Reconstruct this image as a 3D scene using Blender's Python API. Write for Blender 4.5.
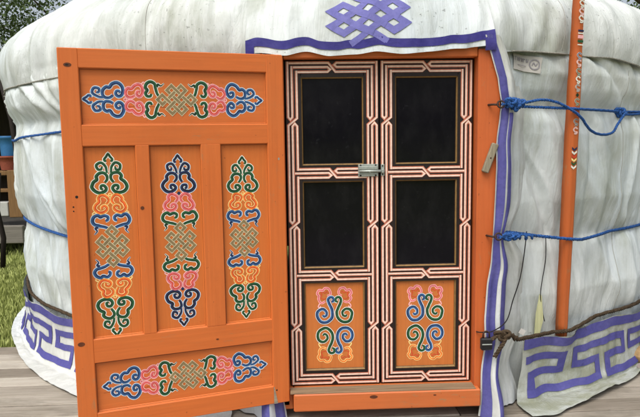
import bpy, bmesh, math, random
import numpy as np
from mathutils import Vector, Matrix, Euler
R_ = math.radians
rng = np.random.default_rng(7)
random.seed(7)
scene = bpy.context.scene
for o in list(bpy.data.objects): bpy.data.objects.remove(o)
COL = scene.collection

# ------------------------------------------------------------------ camera
cam_d = bpy.data.cameras.new('camera'); cam = bpy.data.objects.new('camera', cam_d); COL.objects.link(cam)
cam_d.sensor_fit = 'HORIZONTAL'; cam_d.sensor_width = 36.0; cam_d.lens = 36.0*620/640
cam_d.clip_start = 0.05; cam_d.clip_end = 1000
CP, CY, CR = R_(-6.23), R_(-2.37), R_(-0.84)
_f = Vector((-math.sin(CY)*math.cos(CP), math.cos(CY)*math.cos(CP), math.sin(CP)))
_r = Vector((math.cos(CY), math.sin(CY), 0)); _u = _r.cross(_f)
_r2 = _r*math.cos(CR)+_u*math.sin(CR); _u2 = -_r*math.sin(CR)+_u*math.cos(CR)
m = Matrix((_r2, _u2, -_f)).transposed().to_4x4(); m.translation = Vector((-0.418, -2.993, 1.381))
cam.matrix_world = m
scene.camera = cam

def at(px, py, d):
    v = (_f+_r2*((px-320)/620)-_u2*((py-208.5)/620)); return Vector((-.418, -2.993, 1.381))+v*d

# ------------------------------------------------------------------ world, sun, exposure
SUN_EL, SUN_AZ = R_(60), R_(-32)          # azimuth: 0 = behind the camera, negative = to its left
sun_dir = Vector((math.sin(SUN_AZ)*math.cos(SUN_EL), -math.cos(SUN_AZ)*math.cos(SUN_EL), math.sin(SUN_EL)))
w = bpy.data.worlds.new('World'); scene.world = w; w.use_nodes = True
nt = w.node_tree; nt.nodes.clear()
sky = nt.nodes.new('ShaderNodeTexSky'); sky.sky_type = 'NISHITA'; sky.sun_disc = False
sky.sun_elevation = SUN_EL; sky.sun_rotation = math.atan2(sun_dir.x, sun_dir.y)
sky.air_density = 1.0; sky.dust_density = 6.0; sky.ozone_density = 0.6
bg = nt.nodes.new('ShaderNodeBackground'); bg.inputs[1].default_value = 0.15
out = nt.nodes.new('ShaderNodeOutputWorld')
hs = nt.nodes.new('ShaderNodeHueSaturation'); hs.inputs['Saturation'].default_value = .5     # thin overcast: paler sky
nt.links.new(sky.outputs[0], hs.inputs['Color']); nt.links.new(hs.outputs[0], bg.inputs[0]); nt.links.new(bg.outputs[0], out.inputs[0])
sd = bpy.data.lights.new('sun', 'SUN'); sd.energy = 1.4; sd.angle = R_(44); sd.color = (1.0, 0.955, 0.9)
so = bpy.data.objects.new('sun', sd); COL.objects.link(so)
so.rotation_euler = (-sun_dir).to_track_quat('-Z', 'Y').to_euler()
vs = scene.view_settings
scene.display_settings.display_device = 'sRGB'
vs.view_transform = 'Standard'; vs.look = 'None'; vs.gamma = 1.0; vs.use_curve_mapping = False
vs.exposure = 0.40

# ------------------------------------------------------------------ materials
def lin(r, g, b):
    f = lambda c: (c/255/12.92) if c/255 <= .04045 else ((c/255+.055)/1.055)**2.4
    return (f(r), f(g), f(b), 1)
class NT:
    def __init__(s, name, rough=.7, spec=.3):
        s.m = bpy.data.materials.new(name); s.m.use_nodes = True
        s.t = s.m.node_tree; s.b = s.t.nodes['Principled BSDF']
        s.b.inputs['Roughness'].default_value = rough
        s.b.inputs['Specular IOR Level'].default_value = spec
    def n(s, typ, **kw):
        x = s.t.nodes.new(typ)
        for k, v in kw.items(): setattr(x, k, v)
        return x
    def l(s, a, b): s.t.links.new(a, b)
    def coord(s, kind='Object', scale=(1,1,1)):
        tc = s.n('ShaderNodeTexCoord'); mp = s.n('ShaderNodeMapping'); mp.inputs['Scale'].default_value = scale
        s.l(tc.outputs[kind], mp.inputs[0]); return mp.outputs[0]
    def noise(s, vec, scale, detail=5, rough=.55, dist=0):
        x = s.n('ShaderNodeTexNoise'); x.inputs['Scale'].default_value = scale; x.inputs['Detail'].default_value = detail
        x.inputs['Roughness'].default_value = rough; x.inputs['Distortion'].default_value = dist
        s.l(vec, x.inputs['Vector']); return x.outputs['Fac']
    def ramp(s, fac, p0, p1, c0=(0,0,0,1), c1=(1,1,1,1)):
        x = s.n('ShaderNodeValToRGB'); e = x.color_ramp.elements
        e[0].position = p0; e[1].position = p1; e[0].color = c0; e[1].color = c1
        s.l(fac, x.inputs[0]); return x.outputs[0]
    def mix(s, fac, a, b, mode='MIX'):
        x = s.n('ShaderNodeMix', data_type='RGBA', blend_type=mode)
        for sock, v in ((0, fac), (6, a), (7, b)):
            if hasattr(v, 'links'): s.l(v, x.inputs[sock])
            else: x.inputs[sock].default_value = v
        return x.outputs[2]
    def mul(s, a, b):
        x = s.n('ShaderNodeMath', operation='MULTIPLY')
        for i, v in enumerate((a, b)):
            if hasattr(v, 'links'): s.l(v, x.inputs[i])
            else: x.inputs[i].default_value = v
        return x.outputs[0]
    def col(s, v):
        if hasattr(v, 'links'): s.l(v, s.b.inputs['Base Color'])
        else: s.b.inputs['Base Color'].default_value = v
    def bump(s, h, strength=.3, dist=.002):
        x = s.n('ShaderNodeBump'); x.inputs['Strength'].default_value = strength; x.inputs['Distance'].default_value = dist
        s.l(h, x.inputs['Height']); s.l(x.outputs[0], s.b.inputs['Normal'])

def mat_paint(name, c, var=.12, rough=.55, scale=60):
    k = NT(name, rough, .35); v = k.coord()
    a = k.noise(v, scale, 4); f = k.ramp(a, .3, .75)
    c0 = tuple(x*(1-var) for x in c[:3])+(1,); c1 = tuple(min(1, x*(1+var)) for x in c[:3])+(1,)
    k.col(k.mix(f, c0, c1)); return k.m

def mat_orange(name, axis, base, wear=.5):
    """brushed orange paint over boards: grain runs along the given axis"""
    k = NT(name, .5, .35)
    sc = {'x': (1.2, 30, 30), 'z': (30, 30, 1.2)}[axis]
    v = k.coord('Object', sc); vi = k.coord()
    g = k.noise(v, 2.2, 6, .6, .6)
    big = k.noise(vi, 2.3, 3)
    c0 = tuple(x*.90 for x in base[:3])+(1,); c1 = tuple(min(1, x*1.06) for x in base[:3])+(1,)
    c = k.mix(k.ramp(g, .3, .72), c0, c1)
    pale = (base[0]*.98, base[1]*1.35, base[2]*1.9, 1)
    c = k.mix(k.mul(k.ramp(big, .45, .75), .22), c, pale)
    # scuffs down to bare wood
    sc1 = k.noise(k.coord('Object', {'x': (6, 26, 26), 'z': (26, 26, 6)}[axis]), 2.6, 9, .72)
    br = k.noise(k.coord('Object', {'x': (.8, 1, 90), 'z': (90, 1, .8)}[axis]), 1.6, 4, .6)
    c = k.mix(k.mul(k.ramp(br, .35, .7), .20), c, (base[0]*.78, base[1]*.68, base[2]*.6, 1))
    mk = k.ramp(k.noise(vi, 3.1, 3), .50, .66)
    c = k.mix(k.mul(k.mul(k.ramp(sc1, .565, .60), mk), wear), c, lin(146, 116, 80))
    gm = k.ramp(k.noise(vi, 1.4, 7, .7), .50, .72)
    c = k.mix(k.mul(gm, .28), c, (base[0]*.55, base[1]*.50, base[2]*.5, 1))
    # little dark dings
    dg = k.noise(vi, 55, 2, .5)
    c = k.mix(k.mul(k.ramp(dg, .735, .76), .5), c, lin(96, 50, 24))
    k.col(c)
    k.l(k.ramp(big, .2, .9, (.42,)*3+(1,), (.62,)*3+(1,)), k.b.inputs['Roughness'])
    k.bump(g, .22, .002); return k.m

def mat_canvas(name, base, dirt=.5, spots=0.0, side=0.0):
    """weathered white cotton canvas: UV = metres along the wall / up it"""
    k = NT(name, .85, .15)
    uv = k.coord('UV')
    uvs = k.coord('UV', (3.2, .55, 1))
    streak = k.noise(uvs, 2.4, 7, .62, .5)
    blot = k.noise(uv, 1.6, 8, .65, .3)
    fine = k.noise(uv, 26, 5, .7)
    grey = (base[0]*.61, base[1]*.63, base[2]*.61, 1)
    green = (base[0]*.46, base[1]*.47, base[2]*.37, 1)
    cool = (base[0]*.90, base[1]*.96, base[2]*1.04, 1)
    c = k.mix(k.ramp(k.noise(uv, .7, 2), .4, .62), base, cool)
    c = k.mix(k.mul(k.ramp(streak, .42, .68), dirt*1.0), c, grey)
    c = k.mix(k.mul(k.mul(k.ramp(blot, .45, .66), k.ramp(streak, .36, .58)), dirt*1.1), c, green)
    cs = k.noise(k.coord('UV', (11, .8, 1)), 2.0, 6, .62, .9); cm = k.ramp(k.noise(uv, 1.1, 3), .40, .62)
    c = k.mix(k.mul(k.mul(k.ramp(cs, .57, .70), cm), dirt*.8), c, (base[0]*.42, base[1]*.43, base[2]*.38, 1))
    if side:      # mud and algae low on the cloth: more to the right of the door
        sx = k.n('ShaderNodeSeparateXYZ'); k.l(k.coord('Object'), sx.inputs[0])
        mr = k.n('ShaderNodeMapRange'); k.l(sx.outputs[0], mr.inputs[0])
        mr.inputs[1].default_value = -.2; mr.inputs[2].default_value = .7
        mr.inputs[3].default_value = .18; mr.inputs[4].default_value = 1.0
        al = k.mul(k.mul(k.ramp(k.noise(uv, 4.5, 8, .7, .4), .27, .58), mr.outputs[0]), side)
        c = k.mix(al, c, (base[0]*.30, base[1]*.31, base[2]*.19, 1))
    c = k.mix(k.mul(k.ramp(fine, .35, .7), .13), c, grey)
    if spots:
        sp = k.noise(uv, 42, 3, .6); ms = k.ramp(k.noise(uv, 1.3, 3), .44, .62)
        c = k.mix(k.mul(k.mul(k.ramp(sp, .63, .68), ms), spots), c, lin(70, 72, 66))
    k.col(c)
    weave = k.noise(k.coord('UV', (1, 1, 1)), 380, 2, .5)
    wr = k.noise(k.coord('UV', (1, .7, 1)), 22, 5, .6, .8)
    h = k.n('ShaderNodeMath', operation='ADD'); k.l(k.mul(weave, .08), h.inputs[0]); k.l(wr, h.inputs[1])
    cz = k.noise(k.coord('UV', (8, 1.1, 1)), 2.0, 7, .6, 1.6); rd = k.n('ShaderNodeMath', operation='ABSOLUTE'); sb = k.n('ShaderNodeMath', operation='SUBTRACT'); k.l(cz, sb.inputs[0]); sb.inputs[1].default_value = .5; k.l(sb.outputs[0], rd.inputs[0])
    h2 = k.n('ShaderNodeMath', operation='MULTIPLY_ADD'); k.l(k.ramp(rd.outputs[0], 0, .09), h2.inputs[0]); h2.inputs[1].default_value = .55; k.l(h.outputs[0], h2.inputs[2])
    k.bump(h2.outputs[0], .34, .009)
    return k.m

CANV = (.615, .655, .645, 1)
M = {}
M['canvas'] = mat_canvas('canvas', CANV, .66)
M['canvas_roof'] = mat_canvas('canvas_roof', (.59, .622, .610, 1), .62, .6)
M['canvas_skirt'] = mat_canvas('canvas_skirt', (.62, .635, .615, 1), .35, 0, .82)
M['canvas_new'] = mat_canvas('canvas_flap', (.64, .66, .66, 1), .5, 0, .3)
def mat_purple(name, base, fade):
    k = NT(name, .8, .15); uv = k.coord('UV'); v = k.coord()
    a = k.noise(v, 5, 6, .6); b = k.noise(v, 60, 3)
    c = k.mix(k.mul(k.ramp(a, .45, .75), fade), base, lin(128, 126, 176))
    c = k.mix(k.mul(k.ramp(b, .4, .7), .25), c, tuple(x*.6 for x in base[:3])+(1,))
    k.col(c); k.bump(k.noise(v, 26, 6, .6, .5), .45, .010); return k.m
M['purple'] = mat_purple('purple_cotton', lin(78, 77, 138), .32)
M['purple_dark'] = mat_purple('purple_trim', lin(52, 49, 112), .2)
M['purple_faded'] = mat_purple('purple_emblem', lin(104, 104, 164), .6)
M['stain_grey'] = mat_paint('stencil_grey', lin(128, 126, 130), .25)
M['stamp_cloth'] = mat_paint('stamp_cloth', lin(172, 170, 164), .1, .85, 20)
ORG = (.57, .140, .028, 1)
M['orange_x'] = mat_orange('orange_paint_rail', 'x', ORG)
M['orange_z'] = mat_orange('orange_paint_stile', 'z', ORG)
M['orange_jamb'] = mat_orange('orange_paint_jamb', 'z', (.50, .110, .025, 1), .6)
M['orange_panel'] = mat_orange('orange_paint_panel', 'z', (.57, .150, .028, 1), .3)
M['orange_panel_x'] = mat_orange('orange_paint_panel_wide', 'x', (.57, .146, .030, 1), .3)
M['orange_leaf'] = mat_orange('orange_paint_leaf_panel', 'z', (.50, .150, .032, 1), .15)
M['orange_pole'] = mat_orange('orange_paint_pole', 'z', (.46, .108, .024, 1), .6)
M['sill'] = mat_orange('orange_paint_sill', 'x', (.50, .130, .034, 1), .9)
def mat_wood(name, base, axis='x', contrast=.5, rough=.8):
    k = NT(name, rough, .2)
    sc = {'x': (1.0, 24, 24), 'z': (24, 24, 1.0), 'y': (24, 1, 24)}[axis]
    g = k.noise(k.coord('Object', sc), 2.4, 8, .62, 1.2); b = k.noise(k.coord(), 1.7, 4)
    d = tuple(x*(1-contrast) for x in base[:3])+(1,); l = tuple(min(1, x*1.25) for x in base[:3])+(1,)
    c = k.mix(k.ramp(g, .3, .7), d, l)
    c = k.mix(k.mul(k.ramp(b, .4, .7), .4), c, tuple(x*.7 for x in base[:3])+(1,))
    k.col(c); k.bump(g, .5, .004); return k.m
M['bare_wood'] = mat_wood('bare_grey_wood', lin(150, 140, 120), 'x', .45)
M['sill_wood'] = mat_wood('worn_sill', lin(132, 112, 88), 'x', .5)
M['turn_wood'] = mat_wood('grey_latch_wood', lin(140, 132, 112), 'z', .4)
M['tan_wood'] = mat_wood('tan_timber', lin(120, 92, 60), 'z', .3)
M['grey_beam'] = mat_wood('grey_beam', lin(120, 116, 108), 'x', .4)
M['dark_wood'] = mat_wood('dark_boards', lin(44, 38, 30), 'z', .5)
M['bark'] = mat_wood('bark', lin(70, 60, 48), 'z', .5)
M['bark_dark'] = mat_wood('dark_bark', lin(34, 29, 25), 'z', .4)
def mat_deck():
    k = NT('weathered_deck', .75, .25)
    at = k.n('ShaderNodeAttribute', attribute_name='tone')
    v = k.coord('Object', (.9, 22, 22)); g = k.noise(v, 2.2, 9, .68, 1.5)
    crack = k.noise(k.coord('Object', (1.6, 60, 60)), 2.0, 6, .75, .8)
    base = k.mix(at.outputs['Fac'], lin(138, 130, 118), lin(190, 184, 172))
    c = k.mix(k.ramp(g, .28, .72), k.mix(1.0, base, (.55, .52, .48, 1), 'MULTIPLY'), base)
    b = k.noise(k.coord('Object', (1, 2.2, 1)), 2.6, 6, .65)
    c = k.mix(k.mul(k.ramp(b, .48, .72), .55), c, lin(84, 78, 66))
    c = k.mix(k.mul(k.ramp(crack, .60, .68), .7), c, lin(52, 46, 38))
    k.col(c); k.bump(g, .6, .005); return k.m
M['deck'] = mat_deck()
M['black_paint'] = mat_paint('black_paint', lin(30, 19, 16), .35, .5)
M['salmon'] = mat_paint('salmon_line', lin(188, 112, 88), .2)
M['pink_core'] = mat_paint('pale_pink_line', lin(224, 200, 184), .12)
M['gold'] = mat_paint('gold_line', lin(128, 100, 58), .22, .5)
M['gold_dark'] = mat_paint('gold_line_shadow', lin(88, 62, 32), .2, .5)
k = NT('dark_glass', .06, .13); k.col(k.mix(k.ramp(k.noise(k.coord('Object', (1, 1, .5)), 11, 8, .7), .45, .75), (.004, .004, .006, 1), (.010, .010, .012, 1))); k.col(k.mix(k.mul(k.ramp(k.noise(k.coord(), 38, 3, .6), .66, .74), .25), k.b.inputs['Base Color'].links[0].from_socket, (.035, .036, .04, 1)))
k.l(k.ramp(k.noise(k.coord(), 9, 5, .6), .3, .8, (.05,)*3+(1,), (.22,)*3+(1,)), k.b.inputs['Roughness'])
M['glass'] = k.m
for nm, c in dict(o_white=(226, 226, 214), o_yellow=(240, 208, 136), o_pinkl=(240, 176, 178), blue=(42, 84, 132), navy=(26, 40, 78), o_blue=(196, 212, 222), orange_in=(206, 100, 50),
                  green=(30, 84, 50), dgreen=(18, 48, 30), orange=(224, 116, 44), pink=(206, 104, 110), red=(200, 66, 40),
                  olive=(132, 116, 82), olive_d=(110, 92, 54), o_olive=(206, 196, 160), knot=(92, 48, 26), hole=(26, 20, 16), recess_shade=(112, 56, 28)).items():
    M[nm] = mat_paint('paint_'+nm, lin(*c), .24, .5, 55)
def mat_metal(name, c, rough, metal=1.0):
    k = NT(name, rough, .5); k.b.inputs['Metallic'].default_value = metal
    n_ = k.noise(k.coord(), 70, 4); k.col(k.mix(k.ramp(n_, .3, .7), tuple(x*.75 for x in c[:3])+(1,), c)); k.bump(n_, .15, .001); return k.m
M['zinc'] = mat_metal('zinc', lin(168, 176, 170), .5, .6)
M['iron'] = mat_metal('rusty_iron', lin(64, 46, 38), .7, .4)
M['lock'] = mat_metal('black_lock', lin(24, 25, 28), .4, .2)
def mat_rope(name, c, var=.35, rough=.75):
    k = NT(name, rough, .25); v = k.coord()
    a = k.noise(v, 140, 3); b = k.noise(v, 9, 3)
    cc = k.mix(k.ramp(a, .35, .68), tuple(x*(1-var) for x in c[:3])+(1,), tuple(min(1, x*(1+var)) for x in c[:3])+(1,))
    cc = k.mix(k.mul(k.ramp(b, .45, .7), .35), cc, tuple(x*.6 for x in c[:3])+(1,))
    k.col(cc); k.bump(a, .5, .002); return k.m
M['rope_blue'] = mat_rope('blue_rope', lin(36, 78, 138), .55)
M['rope_brown'] = mat_rope('horsehair_rope', lin(68, 56, 42), .5, .95)
M['cord_black'] = mat_rope('black_cord', lin(30, 27, 28))
M['cord_grey'] = mat_rope('grey_cord', lin(142, 142, 134))
M['seam_grey'] = mat_paint('seam_thread', lin(150, 151, 144), .1, .9)
M['paper'] = mat_paint('paper', lin(214, 212, 206), .05, .8)
M['lath'] = mat_wood('pale_lath', lin(188, 190, 146), 'z', .15)
M['stone_tan'] = mat_paint('tan_stone', lin(150, 124, 86), .35, .85, 30)
M['stone_pale'] = mat_paint('pale_stone', lin(190, 176, 166), .25, .85, 40)
M['barrel_blue'] = mat_paint('blue_plastic', lin(52, 110, 160), .1, .5)
M['terracotta'] = mat_paint('terracotta', lin(140, 74, 56), .2, .8)
M['white_sheet'] = mat_paint('white_board', lin(170, 172, 168), .1, .7)
def mat_leaf(name, c0, c1):
    k = NT(name, .6, .3); at = k.n('ShaderNodeAttribute', attribute_name='tone')
    k.col(k.mix(at.outputs['Fac'], c0, c1)); return k.m
M['leaf_dark'] = mat_leaf('leaf_dark', (.035, .065, .02, 1), (.15, .21, .07, 1))
M['leaf_mid'] = mat_leaf('leaf_mid', (.045, .08, .024, 1), (.15, .21, .07, 1))
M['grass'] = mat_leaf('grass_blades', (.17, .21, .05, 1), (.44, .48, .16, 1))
k = NT('lawn', .9, .1); v = k.coord()
k.col(k.mix(k.ramp(k.noise(v, 1.4, 8, .7), .35, .68), (.15, .19, .05, 1), (.30, .33, .11, 1))); k.bump(k.noise(v, 40, 4), .6, .03)
M['lawn'] = k.m
M['interior'] = mat_paint('dark_felt', lin(46, 42, 38), .2, .95)

# ------------------------------------------------------------------ mesh builder
class MB:
    cnt = 0
    def __init__(s): s.v = []; s.f = []; s.fm = []; s.sm = []; s.mats = []; s.uv = {}; s.tone = {}
    def mi(s, mat):
        if mat not in s.mats: s.mats.append(mat)
        return s.mats.index(mat)
    def face(s, idx, mat, smooth=False): s.f.append(tuple(idx)); s.fm.append(s.mi(mat)); s.sm.append(smooth)
    def add(s, vs): b = len(s.v); s.v.extend([tuple(map(float, p)) for p in vs]); return b
    def poly(s, pts, mat): b = s.add(pts); s.face(range(b, b+len(pts)), mat)
    def box(s, lo, hi, mat, bev=.003, xf=None):
        """chamfered box"""
        bm = bmesh.new(); bmesh.ops.create_cube(bm, size=1)
        for q in bm.verts: q.co = Vector([lo[i]+(q.co[i]+.5)*(hi[i]-lo[i]) for i in range(3)])
        if bev: bmesh.ops.bevel(bm, geom=bm.edges[:], offset=min(bev, min(hi[i]-lo[i] for i in range(3))*.4), segments=1, affect='EDGES')
        s.frombm(bm, mat, xf)
    def frombm(s, bm, mat, xf=None, smooth=False):
        bm.verts.index_update()
        b = s.add([(xf @ q.co if xf else q.co) for q in bm.verts])
        for f in bm.faces: s.face([b+q.index for q in f.verts], mat, smooth)
        bm.free()
    def tube(s, path, r, mat, n=8, cap=True, closed=False):
        P = [Vector(p) for p in path]; N = len(P)
        rr = r if hasattr(r, '__len__') else [r]*N
        up = None; rings = []
        for i in range(N):
            a = P[(i-1) % N] if (closed or i > 0) else P[i]; c = P[(i+1) % N] if (closed or i < N-1) else P[i]
            t = (c-a).normalized() if (c-a).length > 1e-9 else Vector((0, 0, 1))
            if up is None:
                up = Vector((0, 0, 1)) if abs(t.z) < .9 else Vector((1, 0, 0))
            up = (up - t*up.dot(t)).normalized(); sd_ = t.cross(up)
            rings.append(s.add([P[i]+(up*math.cos(2*math.pi*k/n)+sd_*math.sin(2*math.pi*k/n))*rr[i] for k in range(n)]))
        for i in range(N if closed else N-1):
            a, c = rings[i], rings[(i+1) % N]
            for k in range(n): s.face((a+k, c+k, c+(k+1) % n, a+(k+1) % n), mat, True)
        if cap and not closed:
            s.face([rings[0]+k for k in range(n)], mat); s.face([rings[-1]+n-1-k for k in range(n)], mat)
    def rope(s, path, r, mat, pitch=.05, strands=3, n=6, step=.012):
        """laid rope: strands twisted about the path"""
        P = resample([Vector(p) for p in path], step)
        up = None; d = 0; S = [[] for _ in range(strands)]
        for i in range(len(P)):
            t = (P[min(i+1, len(P)-1)]-P[max(i-1, 0)]).normalized()
            if up is None: up = Vector((0, 0, 1)) if abs(t.z) < .9 else Vector((1, 0, 0))
            up = (up-t*up.dot(t)).normalized(); q = t.cross(up)
            if i: d += (P[i]-P[i-1]).length
            for k in range(strands):
                a = 2*math.pi*(d/pitch + k/strands)
                S[k].append(P[i]+(up*math.cos(a)+q*math.sin(a))*r*.56)
        for k in range(strands): s.tube(S[k], r*.50, mat, n)
    def grid(s, nu, nv, fn, mat, smooth=True, uvfn=None, flip=False):
        b = len(s.v)
        for j in range(nv):
            for i in range(nu):
                s.v.append(tuple(map(float, fn(i, j))))
                if uvfn: s.uv[len(s.v)-1] = uvfn(i, j)
        for j in range(nv-1):
            for i in range(nu-1):
                mm = mat(i, j) if callable(mat) else mat
                if mm is None: continue
                q = (b+j*nu+i, b+j*nu+i+1, b+(j+1)*nu+i+1, b+(j+1)*nu+i)
                s.face(q[::-1] if flip else q, mm, smooth)
        return b
    def ribbon(s, pts, width, mat, mp, h=0., off=0., closed=False, ramp=1.5e-4):
        """flat brush stroke along a 2-D polyline; mp maps (u, v, height) to 3-D"""
        MB.cnt += 1
        e = (MB.cnt % 61)*1.3e-6
        P = [np.array(p, float) for p in pts]; n = len(P); L = []; Rr = []
        for i in range(n):
            a = P[(i-1) % n] if (closed or i > 0) else None; c = P[(i+1) % n] if (closed or i < n-1) else None
            d1 = (P[i]-a) if a is not None else (c-P[i]); d2 = (c-P[i]) if c is not None else d1
            d1 = d1/(np.linalg.norm(d1)+1e-12); d2 = d2/(np.linalg.norm(d2)+1e-12)
            n1 = np.array([-d1[1], d1[0]]); n2 = np.array([-d2[1], d2[0]]); m_ = n1+n2; q = np.linalg.norm(m_)
            if q < .35: m_ = n1; k_ = 1.
            else: m_ = m_/q; k_ = min(1/max(m_@n1, .3), 2.2)
            wd = (width(i/(n-1)) if callable(width) else width)/2
            hh = h+e+ramp*i/max(n-1, 1)
            L.append(mp(*(P[i]+m_*k_*(off+wd)), hh)); Rr.append(mp(*(P[i]+m_*k_*(off-wd)), hh))
        b = s.add(L+Rr)
        for i in range(n if closed else n-1):
            j = (i+1) % n; s.face((b+i, b+j, b+n+j, b+n+i), mat)
    def disc(s, c, r, mat, mp, h=0., n=14, ry=None):
        MB.cnt += 1; e = (MB.cnt % 61)*1.3e-6
        ry = ry or r
        s.poly([mp(c[0]+r*math.cos(2*math.pi*k/n), c[1]+ry*math.sin(2*math.pi*k/n), h+e) for k in range(n)], mat)
    def area(s, pts, mat, mp, h=0.):
        MB.cnt += 1; e = (MB.cnt % 61)*1.3e-6
        s.poly([mp(p[0], p[1], h+e) for p in pts], mat)
    def build(s, name, parent=None, label=None, cat=None, group=None, kind=None, solid=0):
        me = bpy.data.meshes.new(name); me.from_pydata(s.v, [], s.f)
        for mt in s.mats: me.materials.append(M[mt])
        me.polygons.foreach_set('material_index', s.fm); me.polygons.foreach_set('use_smooth', s.sm)
        if s.uv:
            ul = me.uv_layers.new(name='UVMap')
            vi = np.zeros(len(me.loops), int); me.loops.foreach_get('vertex_index', vi)
            arr = np.zeros((len(s.v), 2))
            for kx, q in s.uv.items(): arr[kx] = q
            ul.data.foreach_set('uv', arr[vi].astype(np.float32).ravel())
        if s.tone:
            at = me.attributes.new('tone', 'FLOAT', 'POINT'); arr = np.zeros(len(s.v), np.float32)
            for kx, q in s.tone.items(): arr[kx] = q
            at.data.foreach_set('value', arr)
        me.update(); o = bpy.data.objects.new(name, me); COL.objects.link(o)
        if parent: o.parent = parent
        if solid:
            md = o.modifiers.new('thickness', 'SOLIDIFY'); md.thickness = solid; md.offset = -1
        tag(o, label, cat, group, kind); return o
def tag(o, label=None, cat=None, group=None, kind=None):
    for kx, q in (('label', label), ('category', cat), ('group', group), ('kind', kind)):
        if q: o[kx] = q
def empty(name, loc, label, cat, group=None):
    o = bpy.data.objects.new(name, None); o.empty_display_size = .1; COL.objects.link(o); o.location = loc
    tag(o, label, cat, group); return o
def resample(P, step):
    out_ = [P[0]]; acc = 0
    for a, c in zip(P[:-1], P[1:]):
        L = (c-a).length
        if L < 1e-9: continue
        d = step-acc
        while d <= L: out_.append(a+(c-a)*(d/L)); d += step
        acc = L-(d-step)
    if (out_[-1]-P[-1]).length > 1e-4: out_.append(P[-1])
    return out_
def cr(pts, n=7, closed=False):
    """Catmull-Rom through points (any dimension)"""
    P = [np.array(p, float) for p in pts]; N = len(P); o = []
    for i in range(N if closed else N-1):
        g = (lambda j: P[j % N]) if closed else (lambda j: P[min(max(j, 0), N-1)])
        p0, p1, p2, p3 = g(i-1), g(i), g(i+1), g(i+2)
        for k_ in range(n):
            t = k_/n
            o.append(.5*((2*p1)+(-p0+p2)*t+(2*p0-5*p1+4*p2-p3)*t*t+(-p0+3*p1-3*p2+p3)*t**3))
    if not closed: o.append(P[-1])
    return o

# ------------------------------------------------------------------ yurt shape
CYR = 2.68                                   # axis stands at (0, CYR)
def pol(phi, r, z): return Vector((r*math.sin(phi), CYR-r*math.cos(phi), z))
def noise1(seed, lo, hi, step):
    r = np.random.default_rng(seed); n = int((hi-lo)/step)+4; t = r.uniform(-1, 1, n)
    def f(x):
        u = (np.asarray(x, float)-lo)/step; i = np.clip(np.floor(u).astype(int), 0, n-2); q = u-i; q = q*q*(3-2*q)
        return t[i]*(1-q)+t[i+1]*q
    return f
def noise2(seed, sx, sy):
    r = np.random.default_rng(seed); T = r.uniform(-1, 1, (256, 256))
    def f(x, y):
        u = np.asarray(x, float)/sx+100; v_ = np.asarray(y, float)/sy+100
        i = np.floor(u).astype(int); j = np.floor(v_).astype(int); a = u-i; b = v_-j; a = a*a*(3-2*a); b = b*b*(3-2*b)
        g = lambda p, q: T[p % 256, q % 256]
        return (g(i, j)*(1-a)+g(i+1, j)*a)*(1-b)+(g(i, j+1)*(1-a)+g(i+1, j+1)*a)*b
    return f
PROF_Z = np.array([0., .20, .36, .55, .84, 1.05, 1.2, 1.40, 1.52, 1.62, 1.70, 1.77, 1.95])
PROF_R = np.array([2.60, 2.61, 2.615, 2.64, 2.605, 2.655, 2.66, 2.66, 2.635, 2.688, 2.705, 2.694, 2.60])
Z_UP, Z_LO, Z_BR = 1.525, .845, .345
def zone_folds(seed, z0, z1, n, amp):
    r = np.random.default_rng(seed); L = []
    for _ in range(n):
        L.append((r.uniform(-math.pi, math.pi), r.uniform(-.22, .04), r.uniform(.007, .036), r.uniform(.3, 1)*amp*(1 if r.random() < .62 else -1),
                  r.uniform(-.25, .5), r.uniform(.5, 1.5), r.random()))
    return (z0, z1, L)
ZONES = [zone_folds(3, 1.53, 1.95, 220, .030), zone_folds(4, .85, 1.53, 260, .036), zone_folds(5, -.1, .85, 220, .032)]
_ln = noise2(11, .35, .5); _wn = noise2(12, .07, .3); _fn = noise2(13, .03, .09); _dn = noise2(14, .12, .12); _pk = noise2(15, .032, .2)
def wall_r(phi, z):
    phi = np.asarray(phi, float); z = np.asarray(z, float)
    R = np.interp(z, PROF_Z, PROF_R)
    pin = 1-.74*np.exp(-((z-Z_UP)/.045)**2)-.74*np.exp(-((z-Z_LO)/.045)**2)-.6*np.exp(-((z-Z_BR)/.07)**2)
    F = np.zeros_like(R)
    for z0, z1, L in ZONES:
        env = np.clip((z-z0+.02)/.04, 0, 1)*np.clip((z1+.02-z)/.04, 0, 1)
        t = np.clip((z-z0)/(z1-z0), 0, 1)
        for pc, slant, wd, am, c0, ln, q in L:
            zz = np.clip(1-((t-(.5+c0*.6))/ln)**2, 0, 1)
            c = pc+slant*(t-.5)+.012*np.sin(5*t+q*20)
            d = np.abs((phi-c+math.pi) % (2*math.pi)-math.pi)/(wd*(1.1-.35*t))
            F = F+am*env*zz*np.exp(-d**1.35)
    F = .06*np.tanh(F/.06)
    pk = np.exp(-((z-Z_UP)/.085)**2)+np.exp(-((z-Z_LO)/.085)**2)+.7*np.exp(-((z-Z_BR)/.08)**2)
    R = R+.013*pk*(.35-np.abs(_pk(phi*2.6+.1*z, z*.3)))+F*pin+.011*_ln(phi*2.6, z)*pin+.005*_wn(phi*2.6, z)+.0018*_fn(phi*2.6, z)+.002*_dn(phi*2.6+z*.6, z)
    return R

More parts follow.
